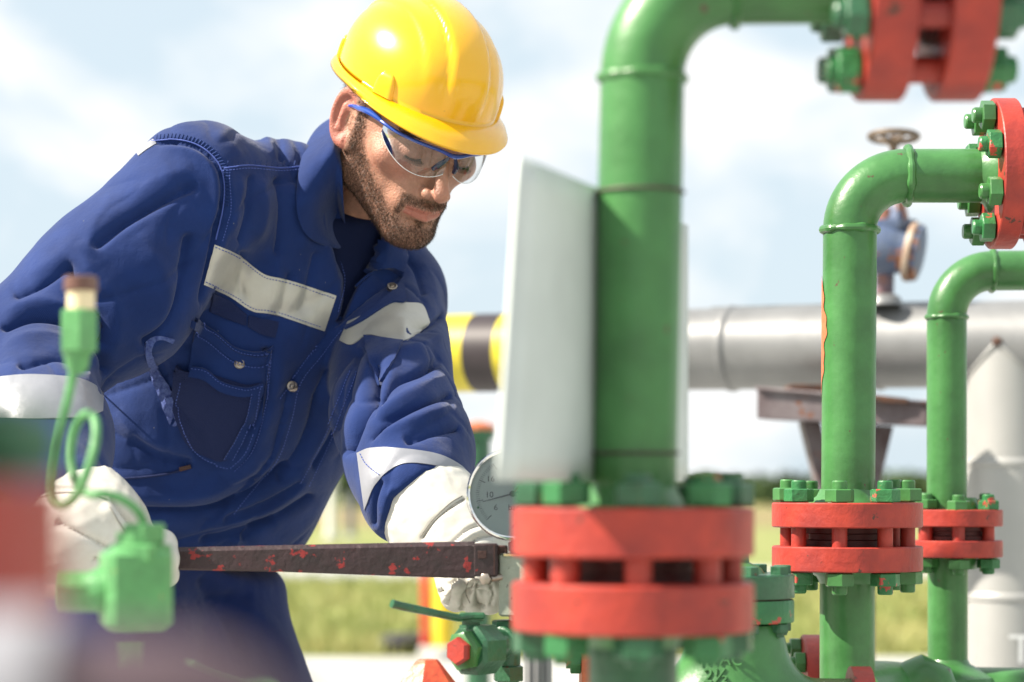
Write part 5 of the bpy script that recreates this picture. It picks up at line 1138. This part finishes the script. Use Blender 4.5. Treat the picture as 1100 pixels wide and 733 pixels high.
# ---- left fitting with its coiled tube
Yl = 1.72; sl = Yl / F
def PL(px, py, dy=0.): return P(px, py, Yl + dy)
lf = empty('siphon_fitting', (*PL(145, 0)[:2], 0), label='pale green angle fitting with coiled tube in front of the near glove', cat='fitting')
b = MB(); b.box(PL(146, 632), (70 * sl, .044, 88 * sl), [unit([1, .35, 0]), unit([-.35, 1, 0]), np.array([0, 0, 1.])], bev=.12); b.build('body', LGREEN, lf)
b = MB(); b.hexa(PL(150, 604), (0, 0, 1), .013, .0235, rot=.4); b.lathe(PL(150, 590), (0, 0, 1), [(0, .017), (.012, .0165)], n=20); b.build('lower_collar', LGREEN, lf)
b = MB(); b.hexa(PL(155, 583), (0, 0, 1), .0135, .0165, rot=.1); b.build('gland_nut', LGREEN, lf)
b = MB(); b.lathe(PL(118, 634), unit([-1, -.1, 0]), [(0, .016), (.008, .0165), (.016, .012), (.02, .012)], n=24); b.build('side_boss', LGREEN, lf)
b = MB(); b.hexa(PL(101, 636), unit([-1, -.1, .02]), .024, .0145, rot=.3); b.build('side_nut', LGREEN, lf)
b = MB(); b.tube([PL(66, 636), PL(40, 635), PL(24, 634)], [.005, .0042, .0020], n=14); b.build('spindle', mat('bare_pink_metal', (.55, .40, .36), .35, metal=.4), lf)
b = MB(); b.lathe((*PL(140, 0)[:2], -.01), (0, 0, 1), [(0, .009), (PL(0, 672)[2], .009)], n=20); b.build('pipe', LGREEN, lf)
path = [PL(156, 578), PL(154, 560), PL(146, 547, -.004), PL(130, 536, -.008), PL(112, 531, -.010), PL(96, 531, -.006), PL(84, 520, .004), PL(77, 495, .014), PL(80, 465, .02), PL(90, 446, .014), PL(101, 449, .0), PL(103, 470, -.012), PL(96, 500, -.018), PL(84, 530, -.016), PL(69, 543, -.010), PL(58, 533, -.004), PL(58, 508, 0), PL(64, 470, 0), PL(74, 425, 0), PL(81, 390, 0)]
b = MB(); b.tube(path, .0033, n=14, smooth=6); b.build('coiled_tube', LGREEN, lf)
b = MB(); b.lathe(PL(83, 384), (0, 0, 1), [(-.012, .0050), (-.006, .0085), (0, .0090), (.004, .0115)], n=20); b.build('reducer', LGREEN, lf)
b = MB(); b.hexa(PL(85, 378), (0, 0, 1), 45 * sl, .0142, rot=.2); b.build('top_nut', LGREEN, lf)
b = MB(); b.lathe(PL(87, 333), (0, 0, 1), [(0, .0100), (20 * sl, .0100)], n=24); b.build('neck_band', mat('cream_band', (.75, .62, .40), .5), lf)
b = MB(); b.lathe(PL(87, 313), (0, 0, 1), [(0, .0115), (.001, .0122), (15 * sl, .0118), (16 * sl, .010)], n=24); b.build('cap', mat('brown_plastic', (.13, .06, .045), .4), lf)
# thin green tube low in front
lt = empty('loose_tube', P(280, 740, 1.5), label='thin green tube crossing the bottom edge before the trousers', cat='tube')
b = MB(); b.tube([P(205, 706, 1.42), P(228, 716, 1.44), P(262, 728, 1.48), P(310, 748, 1.55), P(330, 900, 1.6), [P(330, 900, 1.6)[0], 1.6, 0]], .0022, n=12, smooth=6); b.build('tube', LGREEN, lt)
# ---- very close flange pair and grey pipe at the left edge, far out of focus
Yn = .60; sn = Yn / F
nf = empty('near_flanged_pipe', (*P(-305, 0, Yn)[:2], 0), label='extremely blurred red flange and dark green nuts at the left edge', cat='pipe')
cn = P(-305, 650, Yn); rr_ = .0300
b = MB(); b.tube([cn + [0, 0, .05], cn + [0, 0, .12], cn + [-.10, 0, .22], cn + [-.5, 0, .22]], rr_, n=40, smooth=8); b.build('upper_run', GREEN, nf)
b = MB(); b.tube([cn - [0, 0, .05], [cn[0], cn[1], -.01]], rr_, n=40); b.build('lower_run', DGREEN, nf)
joint(nf, cn - [0, 0, .0], (0, 0, 1), rr_, .0858, .034, .0, 8, 70, nutm=DGREEN, hub=(1, 1), gasket=False) if False else joint(nf, cn + np.array([0, 0, -.0165]), (0, 0, 1), rr_, .0858, .034, .026, 8, 80, nutm=DGREEN, nh=.0158, nr=.0170, sr=.0095, ext=.004)
MAUVE = mat('weathered_mauve_paint', (.09, .055, .07), .5, var=.3, vscale=20)
np_ = empty('near_grey_pipe', P(120, 800, .46), label='blurred brown grey pipe across the bottom left corner, nearest of all', cat='pipe')
b = MB(); b.tube([P(-260, 755, .46), P(180, 765, .46)] + elbow(P(180, 765, .46), (1, 0, 0), P(290, 875, .46), (0, 0, -1), 12)[1:] + [[P(290, 0, .46)[0], .46, 0]], .0150, n=32); b.build('run', MAUVE, np_)
b = MB(); b.lathe(P(60, 762, .46), (-1, 0, 0), [(0, .019), (.03, .019), (.031, .016)], n=32); b.build('painted_lit_end', mat('lit_end_grey', (.26, .26, .29), .5), np_)  # added paler ring, its grey paints the sunlit left end of the pipe
